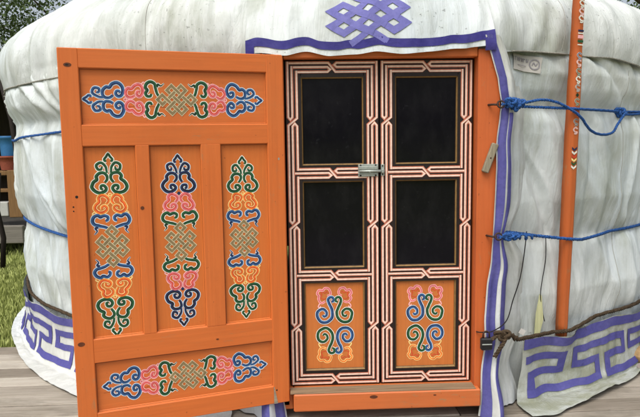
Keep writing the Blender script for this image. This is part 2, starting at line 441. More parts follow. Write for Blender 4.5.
# roof: profile by arc length s from the hem up and over the eave
RP = np.array([(2.704, 1.745), (2.718, 1.80), (2.727, 1.86), (2.722, 1.93), (2.700, 2.00), (2.65, 2.075), (2.55, 2.155), (2.40, 2.25), (2.2, 2.37), (1.6, 2.71), (.9, 3.05), (.62, 3.13)])
RP = np.array(cr(RP, 8))
RPs = np.concatenate([[0], np.cumsum(np.hypot(*np.diff(RP, axis=0).T))])
_r1 = noise2(21, .16, .5); _r2n = noise2(22, .5, .4); _r3 = noise2(23, .06, .25); _r4 = noise2(24, .025, .05)
def roof_pt(phi, s, off=0.):
    phi = np.asarray(phi, float); s = np.asarray(s, float)
    r = np.interp(s, RPs, RP[:, 0]); z = np.interp(s, RPs, RP[:, 1])
    e = .01; dr = np.interp(s+e, RPs, RP[:, 0])-np.interp(s-e, RPs, RP[:, 0]); dz = np.interp(s+e, RPs, RP[:, 1])-np.interp(s-e, RPs, RP[:, 1])
    ln = np.hypot(dr, dz)+1e-9; nr, nz = dz/ln, -dr/ln
    r = r-.03*np.exp(-((phi-R_(23.6))/R_(3.2))**2)*np.exp(-((s-.2)/.35)**2)
    z = z-.13*np.clip(s-.2, 0, 9)*np.clip((np.degrees(phi)-18)/25, 0, 1)*np.clip((150-np.degrees(phi))/50, 0, 1)
    u = phi*2.6
    eave = np.exp(-((s-.22)/.22)**2)
    dsp = .012*_r1(u+.45*s, s)*(.35+eave)+.020*_r2n(u, s)+.007*_r3(u-.35*s, s*.6)*(.5+eave)+.0018*_r4(u, s)
    dsp = dsp+.011*np.cos(phi*52)*np.clip((s-.45)/.5, 0, 1)
    dsp = dsp*np.clip(.35+s/.12, 0, 1)+off+(wall_r(phi, np.full_like(phi, 1.735))-np.interp(1.735, PROF_Z, PROF_R))*np.clip(1-s/.42, 0, 1)*.95
    return np.stack([(r+nr*dsp)*np.sin(phi), CYR-(r+nr*dsp)*np.cos(phi), z+nz*dsp], -1)

def cyl_at(px, py, R):
    o = Vector((-.418, -2.993, 1.381)); d = at(px, py, 1)-o; ox, oy = o.x, o.y-CYR
    a = d.x*d.x+d.y*d.y; b = 2*(ox*d.x+oy*d.y); c = ox*ox+oy*oy-R*R
    return o+d*((-b-math.sqrt(b*b-4*a*c))/(2*a))
POLE_B, POLE_T = cyl_at(559.5, 335, 2.664), cyl_at(572.5, 85, 2.745)
def pole_tent(pp, z):
    """radius a rope needs where it runs over the pole that leans on the wall"""
    t = (np.asarray(z, float)-POLE_B.z)/(POLE_T.z-POLE_B.z); x = POLE_B.x+(POLE_T.x-POLE_B.x)*t; y = POLE_B.y+(POLE_T.y-POLE_B.y)*t
    rp = np.hypot(x, CYR-y)+.046; fp = np.arctan2(x, CYR-y); d = np.abs(pp-fp)
    return rp-np.maximum(d-R_(.5), 0)*.72
yurt = empty('yurt', (0, CYR, 0), 'round white canvas yurt with orange painted doors and purple trimmed base', 'yurt')
# parts are modelled in world coordinates: keep them there under the yurt
def ypart(mb, name, parent=None, **kw):
    o = mb.build(name, parent or yurt, **kw)
    if parent is None: o.location = (0, -CYR, 0)
    return o

def phis(lo, hi, fine, coarse, f0=R_(-72), f1=R_(72)):
    a = [lo]
    while a[-1] < hi-1e-6: a.append(min(hi, a[-1]+(fine if f0 < a[-1] < f1 else coarse)))
    return np.array(a)
DOOR_PHI = R_(11.6)
# wall cloth (starts at one side of the door, runs round the back to the other)
ph = phis(DOOR_PHI, 2*math.pi-DOOR_PHI, .0036, .02, R_(-400), R_(62))
ph = ph[ph < R_(62)]; ph2 = phis(R_(62), R_(298), .02, .02); ph3 = phis(R_(298), 2*math.pi-DOOR_PHI, .0036, .0036, R_(0), R_(400))
ph = np.concatenate([ph, ph2, ph3[1:]]); ph = np.where(ph > math.pi, ph-2*math.pi, ph)
zs = np.linspace(0.0, 1.83, 145)
PH, ZZ = np.meshgrid(ph, zs); RR = wall_r(PH, ZZ)
mb = MB(); mb.grid(len(ph), len(zs), lambda i, j: pol(ph[i], RR[j, i], zs[j]), 'canvas', uvfn=lambda i, j: (ph[i]*2.65, zs[j]))
wall = ypart(mb, 'wall_cover')
for pd in (32.6,):
    mb = MB(); zq = np.linspace(.05, 1.74, 160); pq = R_(pd)+R_(.5)*np.sin(zq*3); rq = wall_r(pq, zq); mb.tube([pol(a, b, c) for a, b, c in zip(pq, rq, zq)], .0022, 'seam_grey', 5); mb.build('seam', wall)
# roof cloth
ph = np.concatenate([phis(R_(-180), R_(-66), .02, .02), phis(R_(-66), R_(66), .006, .006)[1:], phis(R_(66), R_(180), .02, .02)[1:]])
ss = np.concatenate([np.linspace(0, .55, 60), np.linspace(.57, RPs[-1], 70)])
def hem_s(p): return np.interp(np.degrees(p), [-180, -50, -36, -14.5, -13.2, 13.5, 28, 36, 48, 180], [0, 0, .01, .02, .055, .056, .047, .008, 0, 0])
PH, SS = np.meshgrid(ph, ss); SS = np.maximum(SS, hem_s(PH)); PP = roof_pt(PH, SS)
mb = MB(); mb.grid(len(ph), len(ss), lambda i, j: PP[j, i], 'canvas_roof', uvfn=lambda i, j: (ph[i]*2.65, 2+ss[j]))
roof = ypart(mb, 'roof_cover')
mb = MB()      # cord sewn along the hem, either side of the door
for a, c in ((13.6, 150), (-150, -13.6)):
    pp = np.linspace(R_(a), R_(c), 260); q = roof_pt(pp, hem_s(pp)+.004, .004); mb.tube(q, .0042, 'cord_grey', 6)
mb.build('hem_cord', roof)
for pd, s0, s1, wv in ((20.2, .07, 1.9, .8), (-24.5, .02, 1.9, -.6)):
    mb = MB(); sq = np.linspace(s0, s1, 120); pq = R_(pd)+R_(wv)*np.sin(sq*4); mb.tube(roof_pt(pq, sq, .0), .0020, 'seam_grey', 5); mb.build('seam', roof)
mb = MB()      # crown cap
mb.grid(49, 8, lambda i, j: pol(i/48*2*math.pi, .75*(1-j/7.001), 3.10+.16*math.sin(j/7*math.pi/2)), 'canvas_roof', uvfn=lambda i, j: (i*.1, 3+j*.1))
ypart(mb, 'crown_cap')
mb = MB()      # dark lining so the shell is never seen through
pi_ = np.linspace(R_(11), R_(349), 90)
mb.grid(90, 3, lambda i, j: pol(pi_[i], 2.52, j*.9), 'interior')
ypart(mb, 'inner_lining')

# ---- skirt (base band) either side of the door
SK_T = np.array([0, .06, .13, .20, .27, .33, .40, .50])
SK_R = np.array([2.665, 2.667, 2.672, 2.680, 2.694, 2.722, 2.785, 2.885])
SK_Z = np.array([.338, .272, .200, .130, .062, .012, .006, .006])
_s1 = noise2(31, .11, .35); _s2 = noise2(32, .3, .3); _s3 = noise2(33, .045, .12)
def skirt_pt(phi, t, off=0.):
    phi = np.asarray(phi, float); t = np.asarray(t, float)
    phi = phi-np.sign(phi)*R_(2.1)*np.clip(t/.42, 0, 1)*np.exp(-np.maximum(np.abs(phi)-R_(16.9), 0)/R_(6))
    u = phi*2.7; lift = .5+.5*_s2(u*1.3+5, 0)
    r = np.interp(t, SK_T, SK_R)+(.014*_s1(u, t*.5)+.005*_s3(u+.3*t, t)+.018*_s2(u, t))*np.clip(.25+t/.2, 0, 1)*np.clip(1.30-t/.42, .12, 1)
    z = np.interp(t, SK_T, SK_Z)
    r = r+.075*np.exp(-((phi-R_(22.2))/R_(1.9))**2)*np.clip(1-t/.22, 0, 1)
    ft = np.clip((np.degrees(np.abs(phi))-30)/28, 0, 1); r = r-np.clip(t-.34, 0, 1)*.58*ft-.03*ft*np.clip(t/.15, 0, 1)
    right = 1/(1+np.exp(-(phi-R_(24))/R_(2.5)))            # the right end does not splay: it is tucked and lifts
    r = r-right*np.clip(t-.30, 0, 1)*.45
    z = z+.022*_s2(u+3, t*.2)*np.clip(1-t/.36, 0, 1)+right*np.clip(t-.3, 0, 1)*.25*lift+.006*_s1(u+9, t)*np.clip(t/.1, 0, 1)
    r = r+.03*np.exp(-((np.abs(phi)-R_(17.3))/R_(1.5))**2)*np.clip(t/.3, 0, 1)
    z = np.maximum(z, .006)+np.clip((t-.32)/.06, 0, 1)*(.006+.005*_s3(u*1.2, t*2)+.005*_s1(u*1.2, t))
    return np.stack([(r+off)*np.sin(phi), CYR-(r+off)*np.cos(phi), z+off*.55], -1)
KEY = [(.0, .250, .088, .126), (.208, .250, .126, .168), (.016, .250, .168, .206), (.016, .062, .206, .262), (.016, .52, .262, .304),
       (.300, .55, .088, .124), (.300, .342, .124, .166), (.300, .52, .166, .202), (.478, .52, .202, .262)]
def skirt(p0, p1, u_sign):
    mb = MB(); pp = np.arange(p0, p1, .0055); tt = np.linspace(0, .50, 40)
    P_, T_ = np.meshgrid(pp, tt); Q = skirt_pt(P_, T_)
    mb.grid(len(pp), len(tt), lambda i, j: Q[j, i], 'canvas_skirt', uvfn=lambda i, j: (pp[i]*2.7, -tt[j]), flip=True)
    jit = noise1(41+u_sign, -12, 12, .09)
    def strip(u0, u1, t0, t1, mat='purple'):
        n = max(2, int((u1-u0)/.016)+1); k_ = max(2, int((t1-t0)/.014)+1)
        MB.cnt += 1; e = (MB.cnt % 31)*6e-5
        us = np.linspace(u0, u1, n); ts = np.linspace(t0, t1, k_)
        ref = p0 if u_sign > 0 else p1
        U, T2 = np.meshgrid(us, ts); W = T2+.006*jit(U)
        G = skirt_pt(ref+u_sign*U/2.7, W, .0035+e)
        fl = u_sign > 0
        mb.grid(n, k_, lambda i, j: G[j, i], mat, flip=fl, uvfn=lambda i, j: (us[i], ts[j]))
    Lg = (p1-p0)*2.7
    strip(.004, Lg-.01, .004, .052)
    u = .022
    while u < min(Lg-.58, 4.2):
        for a, c, t0, t1 in KEY: strip(u+a, u+c, t0, t1)
        u += .55
    return ypart(mb, 'base_skirt')
skirt(R_(16.9), R_(170), 1)
skirt(R_(-170), R_(-17.2), -1)

# ---- door frame
mb = MB()
for sx in (-1, 1):
    mb.box((sx*.512-.054, -.062 if sx > 0 else -.020, .07), (sx*.512+.054, .09, 1.80), 'orange_jamb', .004)
mb.box((-.4575, -.055, 1.764), (.4575, .09, 1.822), 'orange_x', .004)
frame = ypart(mb, 'door_frame')
for sx in (-1, 1):                         # inner stop bead of each jamb
    mb = MB(); mb.box((sx*.457-.0045 if sx > 0 else -.4645, -.022, .165), (sx*.457+.0075 if sx > 0 else -.4525, .03, 1.76), 'orange_jamb', .002)
mb = MB(); mb.box((-.57, -.020, .050), (-.44, .09, .160), 'sill', .006); mb.box((-.4395, -.105, .072), (.478, .09, .160), 'sill', .006)
mb.box((-.455, -.1, .1605), (.455, -.02, .1635), 'sill_wood', .001)
for kx, (px_, rr_) in enumerate(((-.05, .020), (.25, .008))): mb.disc((px_, .150), rr_, 'knot', lambda a, c, h: (a, -.1053, c-.012), 0, 12, rr_*.45)
mb.build('sill', frame)
mb = MB()
xf = Matrix.Translation((.515, -.075, 1.288)) @ Euler((0, R_(20), 0)).to_matrix().to_4x4()
mb.box((-.016, -.012, -.072), (.016, .012, .072), 'turn_wood', .004, xf)
mb.disc((0, 0), .004, 'iron', lambda a, c, h: xf @ Vector((a, -.0125, c)), 0)
mb.build('turn_button', frame)
for zz in (1.538, .914):
    mb = MB(); mb.tube([(.505, -.055, zz), (.52, -.095, zz), (.545, -.105, zz-.002)], .005, 'iron', 8)
    mb.tube([(.553+.016*math.cos(a), -.105+.004*math.sin(a), zz+.016*math.sin(a)) for a in np.linspace(0, 2*math.pi, 18)[:-1]], .0045, 'iron', 8, closed=True)
    mb.build('eye_bolt', frame)

# ---- ornament painter -------------------------------------------------
_T = lambda L, n=6: cr([((a-128)/80, (430-c)/388) for a, c in L], n)
CLOUD_A = _T([(147, 161), (137, 148), (137, 131), (150, 120), (169, 121), (180, 134), (179, 148), (195, 160), (202, 180), (191, 197), (169, 203), (149, 197), (142, 184), (151, 173), (164, 175), (166, 186), (157, 190)])
CLOUD_B = _T([(145, 251), (136, 239), (138, 224), (152, 214), (168, 215), (178, 227), (176, 240), (188, 252), (194, 269), (183, 282), (164, 286), (147, 279), (143, 267), (152, 258), (164, 263), (163, 273)])
RUYI = _T([(153, 321), (144, 317), (144, 305), (156, 298), (172, 304), (184, 297), (200, 303), (207, 320), (199, 336), (182, 340), (160, 346), (143, 354), (129, 356)])
CURL = _T([(136, 121), (140, 98), (158, 78), (177, 88), (174, 106), (159, 105), (157, 94)])
BUD = _T([(119, 70), (113, 70), (111, 63), (119, 54), (128, 42), (137, 54), (145, 63), (143, 70), (137, 70)], 3)
FLICK = _T([(185, 346), (196, 352), (190, 364), (202, 378)], 5)
HOOK = _T([(190, 280), (200, 284), (206, 290), (200, 296), (194, 291)], 4)
_L = lambda L, n=6: cr([((148-a)/97, (205-c)/167) for a, c in L], n)
SCROLL = _L([(136, 101), (146, 96), (144, 84), (130, 80), (119, 91), (123, 109), (134, 127), (140, 150), (133, 174), (112, 190), (85, 190), (65, 174), (61, 151), (73, 135), (94, 132), (109, 144), (108, 160), (97, 166), (88, 159)])
TREF = _L([(104, 98), (88, 104), (74, 98), (66, 86), (70, 74), (62, 62), (72, 47), (89, 49), (102, 40), (122, 43), (131, 57), (126, 70), (114, 74)])
TREF_IN = _L([(110, 84), (96, 88), (82, 84), (80, 74), (86, 68), (80, 60), (92, 57), (102, 62), (112, 54), (119, 62)])
TAIL = _L([(80, 104), (70, 112), (66, 122), (74, 126), (78, 119)], 5)
taper = lambda w0, w1=.5: (lambda t: w0*(w1+(1-w1)*math.sin(math.pi*min(max(t*.92+.06, 0), 1))**.55))
def stroke(mb, pts, wd, c_out, c_fill, c_in, mp, h, ol=.0030, inside=1):
    pts = hand(pts, len(mb.v)*.013)
    mb.ribbon(pts, lambda t: taper(wd)(t)+2*ol, c_out, mp, h)
    mb.ribbon(pts, taper(wd), c_fill, mp, h+.0004)
    if c_in: mb.ribbon(pts[2:-2], lambda t: taper(wd)(t)*.36, c_in, mp, h+.0008, off=inside*wd*.26)
_wb = noise2(81, .022, .022); _wb2 = noise2(82, .022, .022)
def hand(pts, sd_): return [(p[0]+.0020*float(_wb(p[0]+sd_, p[1])), p[1]+.0020*float(_wb2(p[0], p[1]+sd_))) for p in pts]
def place(pts, ox, oy, sx, sy): return [(ox+p[0]*sx, oy+p[1]*sy) for p in pts]
def knot(mb, cu, cv, hu, hv, mp, h, fill='olive', outl='o_olive', core='olive_d'):
    """3 x 3 endless knot on the diagonal; hu, hv = half extents"""
    du, dv = hu/3.4, hv/4.4
    f = lambda a, c: (cu+(a-c)*du, cv+(a+c)*dv)
    wu = .56*math.hypot(du, dv); ol = wu*.15
    def draw(path, lev, n=1):
        P_ = [f(*p) for p in path]
        mb.ribbon(P_, wu, outl, mp, h+lev*.0008)
        mb.ribbon(P_, wu-2*ol, fill, mp, h+lev*.0008+.0004)
    caps = [[(1, 1), (1, 2), (2, 2), (2, 1), (1, 1)], [(-1, -1), (-1, -2), (-2, -2), (-2, -1), (-1, -1)],
            [(1, 0), (2, 0), (2, -1), (1, -1)], [(-1, 0), (-2, 0), (-2, 1), (-1, 1)], [(0, 1), (0, 2), (-1, 2), (-1, 1)], [(0, -1), (0, -2), (1, -2), (1, -1)]]
    for c in caps: draw(c, 0)
    for b in (-1, 0, 1): draw([(-1.35, b), (1.35, b)], 1)
    for a in (-1, 0, 1): draw([(a, -1.35), (a, 1.35)], 2)
    for a in (-1, 0, 1):
        for b in (-1, 0, 1):
            if (a+b) % 2: draw([(a-.36, b), (a+.36, b)], 3)
def column_ornament(mb, mp, length, wide, A, B, Cc):
    """one full column: local v runs along it (-length/2..length/2), u across (half width wide/2)"""
    h = .0008; hw = wide/2; H = length/2
    outl = {'green': 'o_white', 'blue': 'o_blue', 'pink': 'o_pinkl', 'orange': 'o_yellow', 'navy': 'o_blue'}
    ins = {'green': 'dgreen', 'blue': 'navy', 'pink': 'red', 'orange': 'red', 'navy': 'hole'}
    for sv in (1, -1):
        for su in (1, -1):
            wob_ = 1+.03*math.sin(su*3+sv*5+len(mb.v))
            q = lambda pts: [(su*hw*p[0]*wob_, sv*H*p[1]) for p in pts]
            I = su*sv
            mb.area(q(CLOUD_B)[10:46], 'orange_in', mp, h-.0004)
            stroke(mb, q(CURL), hw*.15, outl[A], A, ins[A], mp, h, inside=-I)
            stroke(mb, q(CLOUD_A), hw*.185, outl[A], A, ins[A], mp, h+.0001, inside=-I)
            stroke(mb, q(CLOUD_B), hw*.16, outl[B], B, ins[B], mp, h+.0002, inside=-I)
            stroke(mb, q(RUYI), hw*.18, outl[Cc], Cc, ins[Cc], mp, h, inside=-I)
            fl = q(FLICK)
            mb.ribbon(fl, lambda t: hw*.19*(1-t)+.005, outl[Cc], mp, h); mb.ribbon(fl, lambda t: hw*.14*(1-t)+.002, ins[Cc], mp, h+.0004)
            mb.ribbon(q(HOOK), hw*.06, outl[B], mp, h)
            if su > 0:
                b = q(BUD); mb.ribbon(b, hw*.13+.0068, outl[A], mp, h+.0008); mb.ribbon(b, hw*.13, A, mp, h+.0012); mb.ribbon(b[6:-6], hw*.05, ins[A], mp, h+.0016)
        vy = sv*H*.564
        mb.disc((0, vy), hw*.10, outl[B] if A != 'navy' else 'navy', mp, h, 12); mb.disc((0, vy), hw*.055, B if A != 'navy' else 'navy', mp, h+.0004, 12)
    knot(mb, 0, 0, hw*.90, H*.235, mp, h+.002)
def leaf_ornament(mb, mp, wide, high):
    h = .0008; hw, H = wide/2, high/2
    for sv in (1, -1):
        for su in (1, -1):
            c = 'blue' if su*sv > 0 else 'green'
            if sv > 0: c = 'green' if su > 0 else 'blue'
            else: c = 'blue' if su > 0 else 'green'
            ic = 'navy' if c == 'blue' else 'dgreen'
            q = lambda pts: [(su*hw*(p[0]*.97+.035), sv*H*p[1]) for p in pts]
            I = su*sv
            o_, f_, i_ = ('o_pinkl', 'pink', 'red') if sv > 0 else ('o_yellow', 'orange', 'red')
            stroke(mb, q(TREF), hw*.075, o_, f_, None, mp, h, .0026)
            mb.ribbon(q(TREF_IN), taper(hw*.042), i_, mp, h+.0006)
            mb.ribbon(q(TAIL), hw*.055, o_, mp, h)
            stroke(mb, q(SCROLL), hw*.150, 'o_blue' if c == 'blue' else 'o_white', c, ic, mp, h+.0016, .0028, inside=-I)

# ---- outer door (swung open): local x from hinge (0) towards the free edge, -y = face
TH = R_(17.53); DW, DT = .965, .036
odoor_m = Matrix.Translation((-.46, -.062, 0)) @ Matrix.Rotation(TH, 4, 'Z')
# local: hinge at x=0, free edge at x=-DW, face at y=-DT/2
ux = lambda u: u-DW
mb = MB(); yf, yb = -.004, .032
G = -.003
Zr = [(.112, .200), (.427, .535), (1.372, 1.462), (1.697, 1.778)]
mb.box((ux(0), yf, .112), (ux(.08), yb, 1.778), 'orange_z', .003)
mb.box((ux(.884), yf, .112), (ux(.965), yb, 1.778), 'orange_z', .003)
for z0, z1 in Zr: mb.box((ux(.08)+G, yf+.0015, z0), (ux(.884)-G, yb-.001, z1), 'orange_x', .003)
for u0, u1 in ((.292, .350), (.574, .664)): mb.box((ux(u0), yf+.0008, .535+G), (ux(u1), yb-.002, 1.372-G), 'orange_z', .003)
fmp = lambda a, c, h: (ux(a), yf-.0006-h, c)
for (a, c, r, ry, mt) in [(.038, 1.708, .016, .009, 'knot'), (.036, 1.708, .007, .004, 'hole'), (.03, .52, .015, .010, 'knot'), (.045, 1.16, .006, .006, 'hole'), (.03, 1.118, .0035, .0035, 'hole'), (.03, 1.10, .003, .003, 'hole'),
                          (.31, 1.10, .008, .008, 'knot'), (.90, .18, .004, .004, 'hole'), (.935, 1.30, .004, .006, 'zinc'), (.62, .47, .007, .003, 'knot')]:
    mb.disc((a, c), r, mt, fmp, 0.0002 if mt == 'hole' else 0, 14, ry)
mb.area([(.8855, .113), (.905, .113), (.889, .198), (.8855, .198)], 'bare_wood', fmp, .0002)
odoor = mb.build('outer_door', yurt); odoor.matrix_parent_inverse = Matrix.Translation((0, -CYR, 0)); odoor.matrix_basis = odoor_m
odoor['label'] = 'orange outer door leaf swung wide open with five ornament panels'
PY = .0150
def opanel(u0, u1, z0, z1, orn, vertical):
    mb = MB()
    mt = 'orange_panel' if vertical else 'orange_panel_x'
    mb.box((ux(u0)-.004, PY, z0-.004), (ux(u1)+.004, PY+.012, z1+.004), mt, 0)
    # bevelled lip round the sunk field
    e = .006
    A = [(ux(u0), z0), (ux(u1), z0), (ux(u1), z1), (ux(u0), z1)]; B = [(ux(u0)+e, z0+e), (ux(u1)-e, z0+e), (ux(u1)-e, z1-e), (ux(u0)+e, z1-e)]
    for i in range(4):
        j = (i+1) % 4
        mb.poly([(A[i][0], PY-.009, A[i][1]), (A[j][0], PY-.009, A[j][1]), (B[j][0], PY-.0004, B[j][1]), (B[i][0], PY-.0004, B[i][1])], mt)
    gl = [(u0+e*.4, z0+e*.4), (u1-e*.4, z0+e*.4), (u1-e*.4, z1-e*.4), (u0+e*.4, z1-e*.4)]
    for a_, c_, w_ in ((0, 1, .002), (1, 2, .002), (2, 3, .0045), (3, 0, .0035)): mb.ribbon([gl[a_], gl[c_]], w_, 'recess_shade', lambda a, c, h: (ux(a), PY-.0062-h, c), 0)  # recess shade painted in as dark edge lines, widest along top and left
    cu, cv, ln, wd, cols = orn
    if vertical: mp = lambda a, c, h: (ux(cu)+a, PY-h*.5, cv+c)
    else: mp = lambda a, c, h: (ux(cu)+c, PY-h*.5, cv+a)
    column_ornament(mb, mp, ln, wd, *cols)
    # hairline split in the board
    if not vertical:
        y = cv-.03; mb.ribbon([(u0+.03+i*(u1-u0-.06)/14, y+.003*math.sin(i*1.9)) for i in range(15)], .0012, 'knot', lambda a, c, h: (ux(a), PY-.0004-h, c), 0)
    return mb.build('door_panel', odoor)
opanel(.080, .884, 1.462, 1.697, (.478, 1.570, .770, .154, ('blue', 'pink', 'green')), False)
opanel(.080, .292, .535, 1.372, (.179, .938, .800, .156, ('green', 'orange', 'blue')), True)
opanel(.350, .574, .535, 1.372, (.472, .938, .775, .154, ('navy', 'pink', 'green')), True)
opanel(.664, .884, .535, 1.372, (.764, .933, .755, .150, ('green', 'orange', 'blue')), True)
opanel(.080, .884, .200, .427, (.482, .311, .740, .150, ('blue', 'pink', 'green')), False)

# ---- the two inner leaves, painted with an interlaced line border
SW, SP, GOLD = .0130, .0210, .0075
def leaf(x0, x1, hasp):
    mb = MB(); z0, z1 = .164, 1.760
    px0, px1 = x0+.073, x1-.073
    cells = [(.238, .688), (.758, 1.188), (1.262, 1.683)]
    yf = 0.0; D = .034
    mb.box((x0, yf, z0), (px0, yf+D, z1), 'black_paint', .002); mb.box((px1, yf, z0), (x1, yf+D, z1), 'black_paint', .002)
    for a, c in ((z0, .238), (.688, .758), (1.188, 1.262), (1.683, z1)): mb.box((px0+.0005, yf+.0006, a), (px1-.0005, yf+D, c), 'black_paint', .0015)
    mp = lambda a, c, h: (a, yf-.0003-h, c)
    def line(pts):
        pts = [tuple(p) for p in pts]
        mb.ribbon(pts, SW, 'salmon', mp, .0003, ramp=6e-5)
        mb.ribbon(pts, SW*.56, 'pink_core', mp, .0008, off=SW*.10, ramp=6e-5)
    def seg(L, lo, hi, mid, m2):
        """three parallel lines at lateral positions L (low..high); lo/hi = their end stations; m2(l, s) -> (x, z)"""
        hh = .017; g = .0155
        t01 = (L[0]+L[1])/2; t12 = (L[1]+L[2])/2
        line([m2(L[0], hi[0]), m2(L[0], mid+g+.006), m2(t01, mid+g-.006), m2(L[1], mid+g+.006), m2(L[1], hi[1])])
        line([m2(L[1], lo[1]), m2(L[1], mid-g-.006), m2(t12, mid-g+.006), m2(L[2], mid-g-.006), m2(L[2], lo[2])])
        line([m2(L[2], hi[2]), m2(L[2], mid+hh), m2(L[0], mid-hh), m2(L[0], lo[0])])
    o, mm, ii = .0115, .0115+SP, .0115+2*SP
    E = SW/2
    rails = [(cells[0][1]+cells[1][0])/2, (cells[1][1]+cells[2][0])/2]
    rs = .0205
    for side in (0, 1):
        X = (x0+o, x0+mm, x0+ii) if side == 0 else (x1-ii, x1-mm, x1-o)
        inner = 0 if side else 2
        for ci, (a, c) in enumerate(cells):
            lo = [0, 0, 0]; hi = [0, 0, 0]
            for kx in range(3):
                dist = (o, mm, ii)[kx if side == 0 else 2-kx]
                lo[kx] = z0+dist-E if ci == 0 else (rails[ci-1]+(rs-E if kx == inner else 0))
                hi[kx] = z1-dist+E if ci == 2 else (rails[ci]-(rs-E if kx == inner else 0))
            seg(X, lo, hi, (a+c)/2, lambda l, s: (l, s))
    # cross rails and top/bottom rails (lateral axis = -z)
    xm = (x0+x1)/2
    for Zt in [(z1-o, z1-mm, z1-ii), (z0+ii, z0+mm, z0+o)]:
        d = [abs((z1 if Zt[0] > 1 else z0)-q) for q in Zt]
        seg([-q for q in Zt], [x0+q+E for q in d], [x1-q-E for q in d], xm, lambda l, s: (s, -l))
    for rz in rails:
        Zt = (rz+rs, rz, rz-rs)
        seg([-q for q in Zt], [x0+ii+E, x0+mm+E, x0+ii+E], [x1-ii-E, x1-mm-E, x1-ii-E], xm, lambda l, s: (s, -l))
    # gold line round every opening, with a sloped moulding into the recess
    for ci, (a, c) in enumerate(cells):
        A = [(px0, a), (px1, a), (px1, c), (px0, c)]
        mb.ribbon([(px0-.001, a-.001), (px1+.001, a-.001), (px1+.001, c+.001), (px0-.001, c+.001)], .0065, 'black_paint', mp, .0008, closed=True, ramp=0)
        e = GOLD; B = [(px0+e, a+e), (px1-e, a+e), (px1-e, c-e), (px0+e, c-e)]
        for i in range(4):
            j = (i+1) % 4
            mb.poly([(A[i][0], yf+.001, A[i][1]), (A[j][0], yf+.001, A[j][1]), (B[j][0], yf+.010, B[j][1]), (B[i][0], yf+.010, B[i][1])], 'gold')
            B2 = [(px0+e+.003, a+e+.003), (px1-e-.003, a+e+.003), (px1-e-.003, c-e-.003), (px0+e+.003, c-e-.003)]
            mb.poly([(B[i][0], yf+.010, B[i][1]), (B[j][0], yf+.010, B[j][1]), (B2[j][0], yf+.016, B2[j][1]), (B2[i][0], yf+.016, B2[i][1])], 'black_paint')
    lf = ypart(mb, 'door_leaf')
    for ci in (1, 2):
        a, c = cells[ci]; q = MB(); q.box((px0+.005, yf+.016, a+.005), (px1-.005, yf+.022, c-.005), 'glass', 0); q.build('window_pane', lf)
    a, c = cells[0]; q = MB(); py = yf+.012
    q.box((px0+.004, py, a+.004), (px1-.004, py+.012, c-.004), 'orange_leaf', 0)
    cx, cz = (px0+px1)/2, (a+c)/2+.004
    leaf_ornament(q, lambda u, v, h: (cx+u, py-h*.5, cz+v), .190, .380)
    q.build('leaf_panel', lf)
    if hasp:
        q = MB(); zc = 1.236; xb = x1-.103
        q.box((xb, -.0085, zc-.030), (xb+.098, -.0025, zc+.030), 'zinc', .002)
        q.box((xb+.001, -.0125, zc-.020), (xb+.096, -.0085, zc-.014), 'zinc', .001)
        q.box((xb+.001, -.0165, zc+.004), (xb+.096, -.0085, zc+.021), 'zinc', .002)
        q.tube([(xb+.004, -.0145, zc-.004), (xb+.128, -.0145, zc-.004)], .0065, 'zinc', 10)
        q.tube([(xb+.055, -.016, zc-.004), (xb+.055, -.030, zc-.007)], .004, 'zinc', 8)
        for dx in (.012, .085):
            for dz in (.024, -.025): q.disc((xb+dx, zc+dz), .0048, 'hole', lambda u, v, h: (u, -.0088-h, v), 0, 10)
        q.build('bolt', lf)
    else:
        q = MB(); zc = 1.236; xb = x0+.004
        q.box((xb, -.0075, zc-.028), (xb+.017, -.0025, zc+.028), 'zinc', .001)
        q.box((xb+.001, -.022, zc-.014), (xb+.015, -.0075, zc+.006), 'zinc', .003)
        for dz in (.02, -.02): q.disc((xb+.008, zc+dz), .0042, 'hole', lambda u, v, h: (u, -.0078-h, v), 0, 10)
        q.build('bolt_keeper', lf)
    return lf
leaf(-.4515, -.0045, True)
leaf(-.0005, .4515, False)

# ---- hood: canvas lip over the door with purple border and endless knot, lying on the roof cloth
HU0, HU1 = -.632, .525
_h1 = noise1(51, -2, 2, .11); _h2 = noise2(52, .12, .25)
HS0 = .068
def hood_pt(u, t, off=0.):
    """u = metres along the eave, t = metres up from the lip"""
    u = np.asarray(u, float); t = np.asarray(t, float)
    lip = -.036+.014*_h1(u)+.016*np.clip((-u-.30)/.33, 0, 1)**1.2+.058*np.clip((u-.18)/.34, 0, 1)**1.3
    sf = np.clip(np.minimum(u-HU0, HU1-u)/.07, 0, 1); sf = np.maximum(sf*sf*(3-2*sf), np.clip(1-t/.12, 0, 1))
    q = roof_pt(u/2.72, np.maximum(HS0+lip+t, .004), .0015+.0105*sf+off)
    k_ = np.clip(1-t/.35, 0, 1)
    q = q.copy(); q[..., 1] -= .052*k_*np.clip(1-t/.26, 0, 1)+.010*_h2(u, t)*k_
    return q
HU0, HU1 = -.632, .525
mb = MB(); us = np.linspace(HU0, HU1, 110); ts = np.linspace(0, .95, 60)
U, T = np.meshgrid(us, ts); Q = hood_pt(U, T)
mb.grid(len(us), len(ts), lambda i, j: Q[j, i], 'canvas_roof', uvfn=lambda i, j: (us[i]*.974, 2+HS0+ts[j]))
hood = ypart(mb, 'door_hood')
mb = MB()
def hstrip(u0, u1, t0, t1, mat, off=.004, nu=None):
    n = nu or max(3, int((u1-u0)/.012)); k_ = max(3, int((t1-t0)/.012)); a = np.linspace(u0, u1, n); c = np.linspace(t0, t1, k_)
    A, B = np.meshgrid(a, c); G_ = hood_pt(A, B+.004*_h1(A*2.3), off); mb.grid(n, k_, lambda i, j: G_[j, i], mat, uvfn=lambda i, j: (a[i], c[j]))
hstrip(HU0, HU1, .028, .066, 'purple_dark')
hstrip(HU0, HU0+.042, -.02, .030, 'purple_dark', .005)
hstrip(HU1-.045, HU1, -.02, .030, 'purple_dark', .005)
